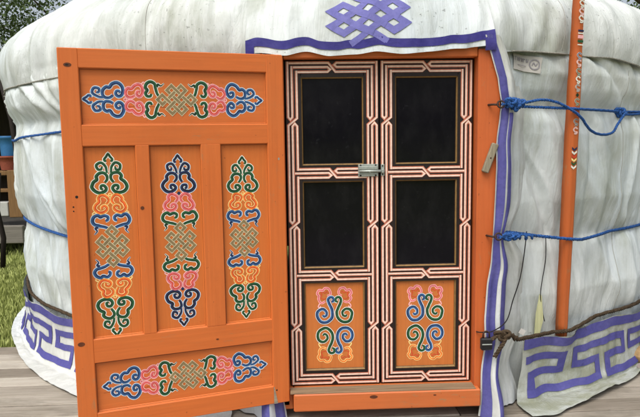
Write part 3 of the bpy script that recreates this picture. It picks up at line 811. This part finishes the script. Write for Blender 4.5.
mb.build('border_ribbon', hood)
mb = MB()
def hm(u, v, h): return hood_pt(u, v, .004+h)
def dense(path, n=8): 
    o = []
    for a, c in zip(path[:-1], path[1:]):
        for i in range(n): o.append((a[0]+(c[0]-a[0])*i/n, a[1]+(c[1]-a[1])*i/n))
    return o+[path[-1]]
EU, EV, eu, ev = -.060, .172, .057, .035
ef = lambda a, c: (EU+(a-c)*eu, EV+(a+c)*ev)
def eband(path, lev):
    P_ = dense([ef(*p) for p in path]); mb.ribbon(P_, .031, 'purple_faded', hm, lev*.0006, ramp=2e-4)
for c in [[(1, 1), (1, 2), (2, 2), (2, 1), (1, 1)], [(1, 0), (2, 0), (2, -1), (1, -1)], [(-1, 0), (-2, 0), (-2, 1), (-1, 1)], [(0, 1), (0, 2), (-1, 2), (-1, 1)], [(0, -1), (0, -2), (1, -2), (1, -1)], [(-1, -1), (-1, -2.5)], [(-1, -1), (-2.5, -1)]]: eband(c, 0)
for b in (-1, 0, 1): eband([(-1.4, b), (1.4, b)], 1)
for a in (-1, 0, 1): eband([(a, -1.4), (a, 1.4)], 2)
mb.build('knot_emblem', hood)

# ---- edge flaps with purple ribbons, lapped from the jamb onto the wall
FL_Z = np.array([0., .10, .33, .534, .80, 1.047, 1.30, 1.50, 1.545, 1.66, 1.80, 1.90])
FL_X = np.array([.474, .484, .495, .505, .520, .533, .545, .553, .560, .545, .500, .478])
_f1 = noise1(61, -1, 3, .14); _f2 = noise2(62, .05, .3)
def flap_pt(sx, s, z, off=0.):
    """s = metres across, from the jamb edge"""
    s = np.asarray(s, float); z = np.asarray(z, float)
    x0 = np.interp(z, FL_Z, FL_X)
    ax = x0+s*(.80+.22*_f1(z*.8-.6))+.006*_f1(z+sx)
    wy = CYR-np.sqrt(2.668**2-np.minimum(ax, 1.2)**2)
    kk = np.clip((s-.075)/.10, 0, 1); kk = kk*kk*(3-2*kk)
    ya = (-.076 if sx > 0 else -.015)*(1-kk)+(wy-.004+.03*np.clip((s-.215)/.05, 0, 1))*kk+.008*_f2(s*3+sx, z)+.009*np.sin(s*46+z*2.2)*np.clip(s/.06, 0, 1)
    spl = np.clip((.30-z)/.30, 0, 1)                       # bottom spreads out
    ya = ya-spl*.10*np.clip(s/.08, 0, 1)*np.clip(1.5-s/.2, .2, 1); ax = ax+spl*s*.12
    pin = np.exp(-((z-Z_BR)/.05)**2)+.8*np.exp(-((z-1.535)/.035)**2)+.8*np.exp(-((z-.91)/.035)**2)
    ya = ya-off+.012*pin*np.clip(s/.05, 0, 1)
    return np.stack([sx*ax, ya, z+0*s], -1)
for sx in (1, -1):
    mb = MB(); sv = np.linspace(0, .265, 34); zz = np.linspace(.012, 1.86, 130); S_, Z_ = np.meshgrid(sv, zz); Q = flap_pt(sx, S_, Z_)
    mb.grid(34, 130, lambda i, j: Q[j, i], 'canvas_new', uvfn=lambda i, j: (sv[i]+20+sx*3, zz[j]), flip=sx < 0)
    fl = ypart(mb, 'edge_flap')
    mb = MB(); a = np.linspace(.007, .052, 7); S_, Z_ = np.meshgrid(a, zz)
    Q1 = flap_pt(sx, S_, Z_, .0035); mb.grid(7, 130, lambda i, j: Q1[j, i], 'purple', uvfn=lambda i, j: (a[i], zz[j]), flip=sx < 0); mb.build('edge_ribbon', fl)
    mb = MB(); z2 = np.linspace(.012, 1.50, 100); a2 = np.linspace(0, 1, 5)
    B_, Z_ = np.meshgrid(a2, z2); wd = np.interp(Z_, [0, .3, 1.1, 1.5], [.042, .042, .034, .024]); st = np.interp(Z_, [0, .5, 1.1, 1.5], [.080, .074, .064, .055])
    Q2 = flap_pt(sx, st+B_*wd, Z_, .0035); mb.grid(5, 100, lambda i, j: Q2[j, i], 'purple', uvfn=lambda i, j: (a2[i], z2[j]), flip=sx < 0); mb.build('edge_ribbon', fl)

# ---- faded stencil stamp on the wall cloth, right of the door
def wmap(phi0, z0, tilt, lift):
    def f(u, v, h):
        c, s_ = math.cos(tilt), math.sin(tilt); a, b = u*c-v*s_, u*s_+v*c
        p = phi0+a/2.66; z = z0+b
        r = max(float(wall_r(p+d, z+e)) for d in (-.004, 0, .004) for e in (-.008, 0, .008)) if lift else float(wall_r(p, z))
        return pol(p, r+.003+h, z)
    return f
mb = MB(); sp = wmap(R_(16.0), 1.748, R_(-8), True)
NX, NY = 16, 8
mb.grid(NX, NY, lambda i, j: sp(-.076+.158*i/(NX-1), -.040+.080*j/(NY-1), .002), 'stamp_cloth', flip=False)
def smap(u, v, h): return sp(u, v, .0045+h)
x = -.066
for kx in range(6):                       # worn lettering too faded to read: only its strokes remain
    wd = random.uniform(.008, .012)
    mb.ribbon([(x, .004), (x, .024)], .0036, 'stain_grey', smap); mb.ribbon([(x, .022-(kx % 3)*.008), (x+wd*.8, .022-(kx % 2)*.008)], .0036, 'stain_grey', smap)
    if kx % 2: mb.ribbon([(x+wd*.8, .005), (x+wd*.8, .022)], .0034, 'stain_grey', smap)
    x += wd+.005
mb.ribbon([(-.05, -.014), (.005, -.014)], .003, 'stain_grey', smap)
mb.ribbon([(.047+.024*math.cos(a), .0+.024*math.sin(a)) for a in np.linspace(0, 6.283, 22)[:-1]], .006, 'stain_grey', smap, closed=True)
mb.ribbon(cr([(.035, -.006), (.042, .008), (.052, -.004), (.06, .008)], 5), .005, 'stain_grey', smap)
ypart(mb, 'stencil_patch')

# ------------------------------------------------------------------ ropes
def smooth_wall(z, pp, lift=.006, wdw=.035):
    """outline of a rope pulled tight round the folds"""
    g = np.linspace(-wdw, wdw, 9); r = np.max(np.stack([wall_r(pp+d, z) for d in g]), 0)
    kx = np.ones(7)/7; r = np.convolve(np.pad(r, 3, mode='edge'), kx, 'valid'); return r+lift
def round_rope(zf, p0, p1, n=500, lift=.006):
    pp = np.linspace(p0, p1, n); z = zf(pp); q = np.where(pp > math.pi, pp-2*math.pi, pp)
    r = np.maximum(smooth_wall(z, q, lift), pole_tent(pp, z)); return [pol(a, b, c) for a, b, c in zip(pp, r, z)]
def wob(mb, c, r, mat, thick, n=60, seed=1, sc=(1, 1, 1)):
    """a tight overhand lump of rope"""
    P_ = []
    for i in range(n):
        t = 2*math.pi*i/n
        P_.append(Vector(c)+Vector(((math.sin(t)+2*math.sin(2*t))*sc[0], (-math.sin(3*t))*sc[1], (math.cos(t)-2*math.cos(2*t))*sc[2]))*r/3)
    mb.tube(P_+[P_[0]], thick, mat, 7)
def bundle(mb, a, c, rad, turns, mat, thick):
    a, c = Vector(a), Vector(c); t = (c-a).normalized(); up = Vector((0, 0, 1)); q = t.cross(up).normalized(); up = q.cross(t)
    P_ = []
    n = int(turns*14)
    for i in range(n+1):
        f = i/n; an = 2*math.pi*turns*f; rr = rad*(1-.55*abs(2*f-1)**3)
        P_.append(a+(c-a)*f+(up*math.cos(an)+q*math.sin(an))*rr)
    mb.rope(P_, thick, mat, .035)
PK = R_(31.6)
mb = MB()
zU = lambda p: np.interp(p, [0, R_(13.5), R_(22), R_(31.5), R_(60), R_(180), R_(300), R_(317.6), R_(346)], [1.54, 1.538, 1.519, 1.517, 1.53, 1.49, 1.41, 1.452, 1.50])
main = round_rope(zU, R_(14.2), R_(347))
hook = Vector((.556, -.112, 1.538))
mb.rope([hook, Vector((.60, -.085, 1.538))]+main, .0080, 'rope_blue', .045)
bundle(mb, (.575, -.105, 1.545), (.675, -.045, 1.538), .024, 3.4, 'rope_blue', .0082)
for kx, (fx, dz, r_) in enumerate(((.60, .008, .026), (.63, -.008, .024), (.655, .006, .022))): wob(mb, (fx, -.108+(fx-.6)*.55, 1.540+dz), r_, 'rope_blue', .0078, sc=((1, .5, .8), (.8, .6, 1), (1, .5, .7))[kx])
sl = [(15.5, 1.553), (17.2, 1.566), (19, 1.548), (21.2, 1.49), (23.2, 1.423), (25.2, 1.396), (27.6, 1.392), (28.9, 1.405), (29.8, 1.45), (30.7, 1.488), (31.4, 1.512)]
sl = cr([(R_(a), c) for a, c in sl], 8); rr = smooth_wall(np.array([q[1] for q in sl]), np.array([q[0] for q in sl]), .007, .02)
rr = np.maximum(np.maximum(rr, 2.70), pole_tent(np.array([q[0] for q in sl]), np.array([q[1] for q in sl]))); mb.rope([pol(q[0], r+.008, q[1]) for q, r in zip(sl, rr)], .0080, 'rope_blue', .045)
kc = pol(PK, float(smooth_wall(np.array([1.517]*9), PK+np.linspace(-.03, .03, 9))[4])+.012, 1.515)
wob(mb, kc, .030, 'rope_blue', .0085, sc=(1, .6, .85))
wob(mb, kc+Vector((.004, -.012, .003)), .022, 'rope_blue', .0078, sc=(.85, .6, 1))
pp = np.linspace(PK, R_(75), 120); zz = zU(pp)-.012+.004*np.sin(pp*40); r2 = smooth_wall(zz, pp, .010)
mb.rope([pol(a, b, c) for a, b, c in zip(pp, r2, zz)], .0074, 'rope_blue')
mb.build('blue_rope', None, 'blue braided rope tied high round the yurt wall with a drooping slack loop', 'rope', 'blue ropes round the yurt wall')
mb = MB()
zL = lambda p: np.interp(p, [0, R_(13.5), R_(18), R_(23.7), R_(38), R_(60), R_(180), R_(303), R_(317.6), R_(346)], [.914, .912, .878, .842, .843, .85, .84, .855, .83, .86])
main = round_rope(zL, R_(14.5), R_(347), lift=.007)
mb.rope([Vector((.556, -.112, .912)), Vector((.60, -.085, .910))]+main, .0092, 'rope_blue', .05)
bundle(mb, (.572, -.105, .914), (.668, -.045, .906), .018, 3.4, 'rope_blue', .0078)
for kx, (fx, r_) in enumerate(((.60, .022), (.64, .020))): wob(mb, (fx, -.108+(fx-.6)*.55, .913-.003*kx), r_, 'rope_blue', .0074, sc=((1.2, .5, .7), (1.1, .6, .6))[kx])
bundle(mb, (.66, -.055, .906), (.76, .01, .888), .012, 2.5, 'rope_blue', .0072)
mb.build('blue_rope', None, 'blue braided rope pulled tight round the yurt wall below the middle', 'rope', 'blue ropes round the yurt wall')

mb = MB()
zB = lambda p: np.interp(p, [0, R_(14), R_(22.5), R_(31.6), R_(45), R_(180), R_(299), R_(317.6), R_(344)], [.37, .366, .352, .372, .385, .37, .352, .345, .36])
main = round_rope(zB, R_(15.2), R_(344), lift=.012)
mb.rope([Vector((.515, -.115, .405)), Vector((.56, -.118, .440)), Vector((.62, -.105, .430)), Vector((.67, -.065, .392))]+main[8:], .0115, 'rope_brown', .05, 3, 6, .014)
wob(mb, (.575, -.118, .435), .036, 'rope_brown', .0085, seed=3, sc=(1.1, .5, .7))
bundle(mb, (.565, -.120, .445), (.665, -.075, .40), .013, 3, 'rope_brown', .008)
mb.rope([Vector(p) for p in cr([(.60, -.118, .43), (.575, -.124, .39), (.555, -.120, .355), (.54, -.116, .325)], 6)], .011, 'rope_brown', .05)
rnd = random.Random(3)                      # loose hairs of the rope
for p in main[::2]:
    for _ in range(2):
        if p.y < 1.6:
            q = p+Vector((rnd.gauss(0, .006), rnd.gauss(-.006, .004), rnd.gauss(0, .009))); mb.tube([p, q, q+Vector((rnd.gauss(0, .012), -.004, rnd.gauss(0, .012)))], .0008, 'rope_brown', 3, False)
mb.build('horsehair_rope', None, 'dark brown hairy rope tied round the foot of the yurt above the skirt', 'rope')

def surf(phi_deg, z, lift=.01):
    p = R_(phi_deg); return pol(p, float(np.max(wall_r(p+np.linspace(-.01, .01, 7), z)))+lift, z)
mb = MB(); mb.tube(cr([surf(17.2, .898, .028), surf(16.9, .78, .03), surf(15.9, .66, .05), surf(14.6, .56, .08), (.60, -.10, .50), (.53, -.115, .455), (.485, -.085, .44), (.462, -.066, .438)], 8), .0028, 'cord_black', 6)
mb.build('hanging_cord', None, 'thin black cord curving from the lower blue rope to the orange door jamb', 'cord', 'thin cords hanging from the lower rope')
mb = MB(); mb.tube(cr([surf(20.1, .862, .022), surf(20.0, .74, .014), surf(19.4, .62, .012), surf(19.2, .55, .014), surf(19.7, .47, .012), surf(20.2, .40, .02)], 8), .0024, 'cord_black', 6)
mb.build('hanging_cord', None, 'thin black cord hanging straight down beside the pale green lath', 'cord', 'thin cords hanging from the lower rope')

# ---- things leaning on or hanging at the wall
mb = MB()
pa, pb, pc = cyl_at(559.5, 335, 2.664), cyl_at(572.5, 85, 2.745), cyl_at(579, -45, 2.785); dtop = pc-pb
def pole_pt(t): return pa+(pb-pa)*min(t, 1)+dtop*max(0, t-1)
xd = Vector((math.cos(R_(23)), math.sin(R_(23)), 0)); yd = Vector((math.sin(R_(23)), -math.cos(R_(23)), 0))
NP = 40; rings = []
for i in range(NP):
    t = i/(NP-1)*2; c = pole_pt(t)+yd*.012; wv = .0255+.0065*math.sin(min(t, 1.3)/1.3*math.pi)-.006*max(0, t-1)+.0012*math.sin(i*1.7); wl = .026
    rings.append(mb.add([c+xd*(wv*a)+yd*(wl*b) for a, b in ((-1, -.7), (-.75, .8), (-.3, 1), (.4, 1), (.8, .8), (1, -.6))]))
for a, c in zip(rings[:-1], rings[1:]):
    for kx in range(6): mb.face((a+kx, a+(kx+1) % 6, c+(kx+1) % 6, c+kx), 'orange_pole', kx not in (2,))
mb.face([rings[0]+kx for kx in range(6)][::-1], 'orange_pole'); mb.face([rings[-1]+kx for kx in range(6)], 'orange_pole')
def pmap(u, v, h):       # v = height in metres along the pole's face
    t = (v-pa.z)/(pb.z-pa.z) if v < pb.z else 1+(v-pb.z)/dtop.z
    return pole_pt(t)+yd*(.012+.0275+h)+xd*(u*1.35-.006)
ZP = lambda y: pb.z+(85-y)*(dtop.z/130) if y < 85 else pb.z+(85-y)*((pb.z-pa.z)/251)
def chev(y, c, s=.010):
    z = ZP(y); mb.area([(-s*1.2, z+.012), (0, z), (s*1.2, z+.012), (s*1.2, z+.023), (0, z+.011), (-s*1.2, z+.023)], c, pmap, .0006)
for y, c in ((148, 'navy'), (151.5, 'o_white'), (155, 'red'), (158.5, 'o_yellow'), (162, 'green'), (165.5, 'o_white')): chev(y, c, .011)
for y, c, hh in ((31, 'navy', .009), (33.5, 'o_white', .006), (37, 'o_pinkl', .016), (41.5, 'green', .012), (45, 'o_white', .005)):
    z = ZP(y); mb.area([(-.013, z-hh/2), (.015, z-hh/2), (.015, z+hh/2), (-.013, z+hh/2)], c, pmap, .0006)
for y, c in ((4, 'o_white'), (12, 'o_pinkl'), (19, 'o_white'), (56, 'blue'), (63, 'o_pinkl'), (72, 'green'), (80, 'o_white'), (88, 'stain_grey'), (101, 'green'), (120, 'navy'), (128, 'o_pinkl')):
    z = ZP(y); P_ = cr([(.010, z+.006), (.0, z+.014), (-.010, z+.004), (-.002, z-.008), (.008, z-.010), (.004, z-.018), (-.006, z-.016)], 5)
    mb.ribbon(P_, .0066, 'o_white', pmap, .0004); mb.ribbon(P_, .0036, c, pmap, .0008)
z = ZP(95); mb.area([(0, z-.011), (.009, z), (0, z+.011), (-.009, z)], 'dgreen', pmap, .0006)
mb.build('painted_pole', None, 'slim orange roof pole with small painted motifs, upright behind the blue ropes', 'pole')

mb = MB(); A0 = surf(19.0, .33, .02); nrm = Vector((math.sin(R_(19)), -math.cos(R_(19)), 0)); tg = Vector((math.cos(R_(19)), math.sin(R_(19)), 0))
out2 = [(-.018, 0), (.012, .0), (.036, .085), (.022, .215), (.012, .225), (-.010, .12)]
f0 = [A0+tg*a+Vector((0, 0, c))+nrm*(.012+.0*c) for a, c in out2]; f1 = [p-nrm*.007 for p in f0]
b = mb.add(f0+f1); n = len(out2); mb.face(range(b, b+n), 'lath'); mb.face([b+n+kx for kx in range(n)][::-1], 'lath')
for kx in range(n): mb.face((b+kx, b+n+kx, b+n+(kx+1) % n, b+(kx+1) % n), 'lath')
mb.build('wooden_lath', None, 'pale green pointed wooden slat tucked behind the brown rope by the orange pole', 'slat')
mb = MB(); c = surf(16.4, .375, .052)
xf = Matrix.Translation(c) @ Euler((R_(8), R_(30), R_(16))).to_matrix().to_4x4(); mb.box((-.016, -.001, -.014), (.018, .001, .014), 'paper', 0, xf)
mb.build('paper_tag', None, 'small white paper tag caught on the brown rope right of the door', 'tag')
mb = MB(); lx, lz = .500, .395
mb.box((lx-.030, -.126, lz-.034), (lx+.026, -.098, lz+.026), 'lock', .006)
mb.box((lx-.026, -.1285, lz-.006), (lx+.022, -.126, lz+.0), 'zinc', .001)
mb.tube([(lx-.018, -.112, lz+.02), (lx-.018, -.112, lz+.045), (lx-.012, -.112, lz+.056), (lx+.0, -.112, lz+.06), (lx+.012, -.112, lz+.052), (lx+.014, -.112, lz+.02)], .004, 'iron', 8)
mb.build('padlock', None, 'black square padlock hanging on the right door jamb by the brown rope knot', 'padlock')

def stone(name, c, r, mat, seed, label):
    nz = noise2(seed, .5, .5); bm = bmesh.new(); bmesh.ops.create_icosphere(bm, subdivisions=4, radius=1)
    for q in bm.verts:
        k_ = 1+.12*float(nz(q.co.x+q.co.z*.7, q.co.y+3))+.05*float(nz(q.co.x*3+7, q.co.y*3+q.co.z*2))
        q.co = Vector((q.co.x*r[0]*k_, q.co.y*r[1]*k_, max(q.co.z*r[2]*k_, -r[2]*.75)))
    mb = MB(); mb.frombm(bm, mat, Matrix.Translation((c[0], c[1], r[2]*.75+.001)), True)
    mb.build(name, None, label, 'stone')
stone('stone', (1.735, .60), (.15, .10, .062), 'stone_tan', 71, 'large tan stone lying against the skirt at the right end of the deck')
stone('stone', (1.665, .43), (.085, .07, .045), 'stone_pale', 72, 'small pale stone on the deck in front of the tan stone')

# ------------------------------------------------------------------ ground
mb = MB(); DX0, DX1, y, i = -6.2, 6.5, -6.0, 0
rnd = random.Random(9)
while y < 1.12:
    wd = .142; xx = DX0+rnd.uniform(-.03, .03)
    cuts = sorted([DX0]+[rnd.uniform(-5, 5) for _ in range(2)]+[DX1])
    for a, c in zip(cuts[:-1], cuts[1:]):
        if c-a < .3: continue
        n0 = len(mb.v); dz = rnd.uniform(-.002, .002)
        mb.box((a+.002, y+.004, -.04+dz), (c-.002, y+wd-.004, dz), 'deck', .004)
        tn = rnd.uniform(0, 1)
        for kx in range(n0, len(mb.v)): mb.tone[kx] = tn
    y += wd; i += 1
deck_back = y
mb.build('deck', None, None, None, None, 'structure')
mb = MB(); mb.box((DX0, -6, -.30), (DX1, deck_back, -.045), 'dark_wood', .01); mb.build('deck_base', None, None, None, None, 'structure')
mb = MB(); mb.grid(2, 2, lambda i, j: (-400+800*i, -400+800*j, -.16), 'lawn'); mb.build('lawn', None, None, None, None, 'structure')
# grass that shows left of the yurt
mb = MB(); rnd = np.random.default_rng(12)
def blades(n, xr, yr, hh):
    for _ in range(n):
        x_, y_ = rnd.uniform(*xr), rnd.uniform(*yr)
        if x_*x_+(y_-CYR)**2 < 2.7**2 or (y_ < deck_back+.01): continue
        a = rnd.uniform(0, 6.28); h = rnd.uniform(.4, 1)*hh; wd = .006+.004*rnd.random(); l = rnd.uniform(-.5, .5)*h, rnd.uniform(-.5, .5)*h
        dx, dy = math.cos(a)*wd, math.sin(a)*wd
        b = mb.add([(x_-dx, y_-dy, -.162), (x_+dx, y_+dy, -.162), (x_+l[0]*.4+dx*.6, y_+l[1]*.4+dy*.6, -.16+h*.6), (x_+l[0], y_+l[1], -.16+h)])
        mb.face((b, b+1, b+2), 'grass'); mb.face((b, b+2, b+3), 'grass')
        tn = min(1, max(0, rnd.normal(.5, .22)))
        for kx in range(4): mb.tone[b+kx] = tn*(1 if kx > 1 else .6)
blades(30000, (-5.2, -1.9), (1.1, 5), .085); blades(22000, (-9, -2.4), (4, 11), .11); blades(5000, (2.2, 6), (1.1, 6), .09)
mb.build('grass', None, None, None, None, 'stuff')

# ------------------------------------------------------------------ background left: garden shelter, trees
sh = empty('garden_shelter', (-7.0, 6.0, -.16), 'dark timber shelter on a grey plank base behind the yurt on the left', 'shelter')
def shp(mb, name): o = mb.build(name, sh); o.location = (7.0, -6.0, .16); return o
mb = MB(); mb.box((-9.5, 5.72, .02), (-4.2, 5.80, .27), 'grey_beam', .01); mb.box((-9.5, 5.82, .02), (-4.2, 7.6, .24), 'grey_beam', .01); shp(mb, 'plank_base')
mb = MB(); mb.box((-9.5, 7.5, .24), (-4.2, 7.6, 2.3), 'dark_wood', .01); shp(mb, 'back_wall')
mb = MB(); mb.box((-9.7, 5.5, 2.3), (-4.0, 7.9, 2.42), 'dark_wood', .02); shp(mb, 'roof')
for x_ in (-5.7, -7.2, -8.8):
    mb = MB(); mb.box((x_-.10, 5.84, .24), (x_+.10, 5.92, 2.3), 'dark_wood', .01); shp(mb, 'post')
def box_at(mb, x0, x1, y0, y1, d, dep, mat, bev=.008):
    """a box spanning picture columns x0..x1 and rows y0..y1 when it stands d metres off"""
    a, c = at(x0, y1, d), at(x1, y0, d); mb.box((a.x, a.y, a.z), (c.x, a.y+dep, c.z), mat, bev); return a, c
CD = 8.62
cab = empty('open_cabinet', tuple(at(10, 217.5, CD)), 'tan plank cabinet standing on the grey base of the garden shelter', 'cabinet')
def cpart(mb, name): o = mb.build(name, cab); o.location = -cab.location; return o
mb = MB(); box_at(mb, 9.5, 21.5, 170, 217.5, CD, .30, 'tan_wood'); cpart(mb, 'side_panel')
mb = MB(); box_at(mb, -30, 9.3, 171, 176, CD, .30, 'tan_wood'); cpart(mb, 'top_board')
mb = MB(); box_at(mb, -30, 9.3, 189, 193, CD+.02, .28, 'tan_wood'); cpart(mb, 'shelf')
mb = MB(); box_at(mb, -30, 9.3, 176.2, 217, CD+.28, .02, 'dark_wood', 0); cpart(mb, 'back_board')
mb = MB(); box_at(mb, -12, 8.0, 202, 216.5, CD+.03, .2, 'white_sheet'); mb.build('storage_box', None, 'white box on the bottom of the tan plank cabinet', 'box')
def pot(name, px, y0, y1, d, hw, mat, label, cat, flare):
    a = at(px, y1, d+hw); h = at(px, y0, d+hw).z-a.z; mb = MB(); r = hw; n = 20
    prof = [(r*(1-flare), 0), (r*(1-flare*.5), h*.5), (r, h*.86), (r*1.06, h*.87), (r*1.06, h), (r*.9, h), (r*.85, h*.6), (0.001, h*.55)]
    mb.grid(n+1, len(prof), lambda i, j: (a.x+prof[j][0]*math.cos(i/n*6.28319), a.y+prof[j][0]*math.sin(i/n*6.28319), a.z+prof[j][1]), mat)
    mb.build(name, None, label, cat)
pot('flower_pot', 9, 156, 169.8, CD+.02, .13, 'terracotta', 'terracotta pot on top of the tan plank cabinet', 'pot', .25)
pot('bucket', 8.5, 136, 155.8, CD+.03, .11, 'barrel_blue', 'blue plastic bucket standing on the terracotta pot', 'bucket', .15)
mb = MB(); mb.tube([at(-3, 70, 5.6), at(11, 120, 5.55), at(18, 165, 5.5), at(25, 200, 5.5), at(33, 232, 5.45), at(42, 300, 5.5)], [.018, .020, .022, .024, .026, .026], 'bark_dark', 8)
mb.build('leaning_branch', None, 'dark bent pole leaning past the left edge of the yurt', 'pole')
mb = MB(); p = at(2, 238, 7.6); mb.tube([(p.x-.02, p.y, -.17), (p.x+.02, p.y, p.z), (p.x-.03, p.y, .6), (p.x+.02, p.y, 1.05)], [.034, .032, .028, .024], 'bark_dark', 8)
mb.build('dark_post', None, 'dark crooked post standing in the grass before the garden shelter', 'post')

LEAF = np.array([(-.5, 0), (0, .32), (.5, 0), (0, -.32)])
def tree(name, x_, y_, h, cr_r, cz, mat, label, seed, nl=15000, ls=.085, group=None):
    if seed in (102, 104, 105): nl, ls = 6000, .13
    r = np.random.default_rng(seed); t = empty(name, (x_, y_, -.16), label, 'tree', group)
    mb = MB(); tr = h*.016+.05
    mb.tube([(0, 0, -.05), (.05*r.normal(), .05*r.normal(), h*.3), (.1*r.normal(), .1*r.normal(), h*.6), (0, 0, h*.9)], [tr*1.3, tr, tr*.7, tr*.2], 'bark', 9)
    cl = []
    for kx in range(22):
        z_ = cz+(h-cz)*r.uniform(0, 1); f = (z_-cz)/(h-cz); rad = cr_r*(.45+.75*math.sin(math.pi*(.12+.80*f)))*r.uniform(.45, 1.0); a = r.uniform(0, 6.283)
        e = np.array([rad*math.cos(a), rad*math.sin(a), z_]); cl.append((e, cr_r*r.uniform(.22, .42)))
        s0 = z_*.72; mb.tube([(0, 0, s0), tuple(e*.55+np.array([0, 0, s0*.45])), tuple(e)], [tr*.35, tr*.22, .012], 'bark', 5)
    mb.build('trunk', t)
    mb = MB(); per = nl//len(cl)
    for e, rad in cl:
        tone = r.uniform(.1, .75)
        P_ = r.normal(0, 1, (per, 3)); P_ /= np.linalg.norm(P_, axis=1)[:, None]; P_ *= (rad*r.uniform(.15, 1, per)**.6)[:, None]; P_[:, 2] *= .75; P_ += e
        for p in P_:
            q = Euler((r.normal(0, .7), r.normal(0, .7), r.uniform(0, 6.28))).to_matrix(); s_ = ls*r.uniform(.6, 1.2)
            b = mb.add([Vector(p)+q @ Vector((a*s_, c*s_, .06*s_*(1 if a == 0 else -1))) for a, c in LEAF]); mb.face((b, b+1, b+2, b+3), mat)
            tn = min(1, max(0, tone+r.normal(0, .15)))
            for kx in range(4): mb.tone[b+kx] = tn
    mb.build('crown', t)
TREES = [('broadleaf_tree', -7.2, 9.2, 6.2, 2.3, 1.9, 'leaf_dark', 'dense dark tree rising behind the garden shelter at far left'),
         ('broadleaf_tree', -4.6, 11.5, 6.8, 2.4, 1.6, 'leaf_dark', 'broad dark tree showing over the left shoulder of the yurt roof'),
         ('broadleaf_tree', -10.5, 12.5, 8.5, 3.0, 1.6, 'leaf_mid', 'lighter green tree farther back beyond the shelter'),
         ('broadleaf_tree', 7.6, 10.6, 7.6, 3.0, 1.6, 'leaf_mid', 'green tree showing over the right shoulder of the yurt roof'),
         ('broadleaf_tree', 12.5, 15, 7.5, 2.8, 1.8, 'leaf_dark', 'dark tree standing farther right behind the yurt'),
         ('broadleaf_tree', -1.0, 17, 7.5, 2.8, 1.6, 'leaf_mid', 'green tree hidden straight behind the yurt')]
for kx, a in enumerate(TREES): tree(*a, seed=100+kx, group='trees behind the yurt')
rnd = random.Random(21)
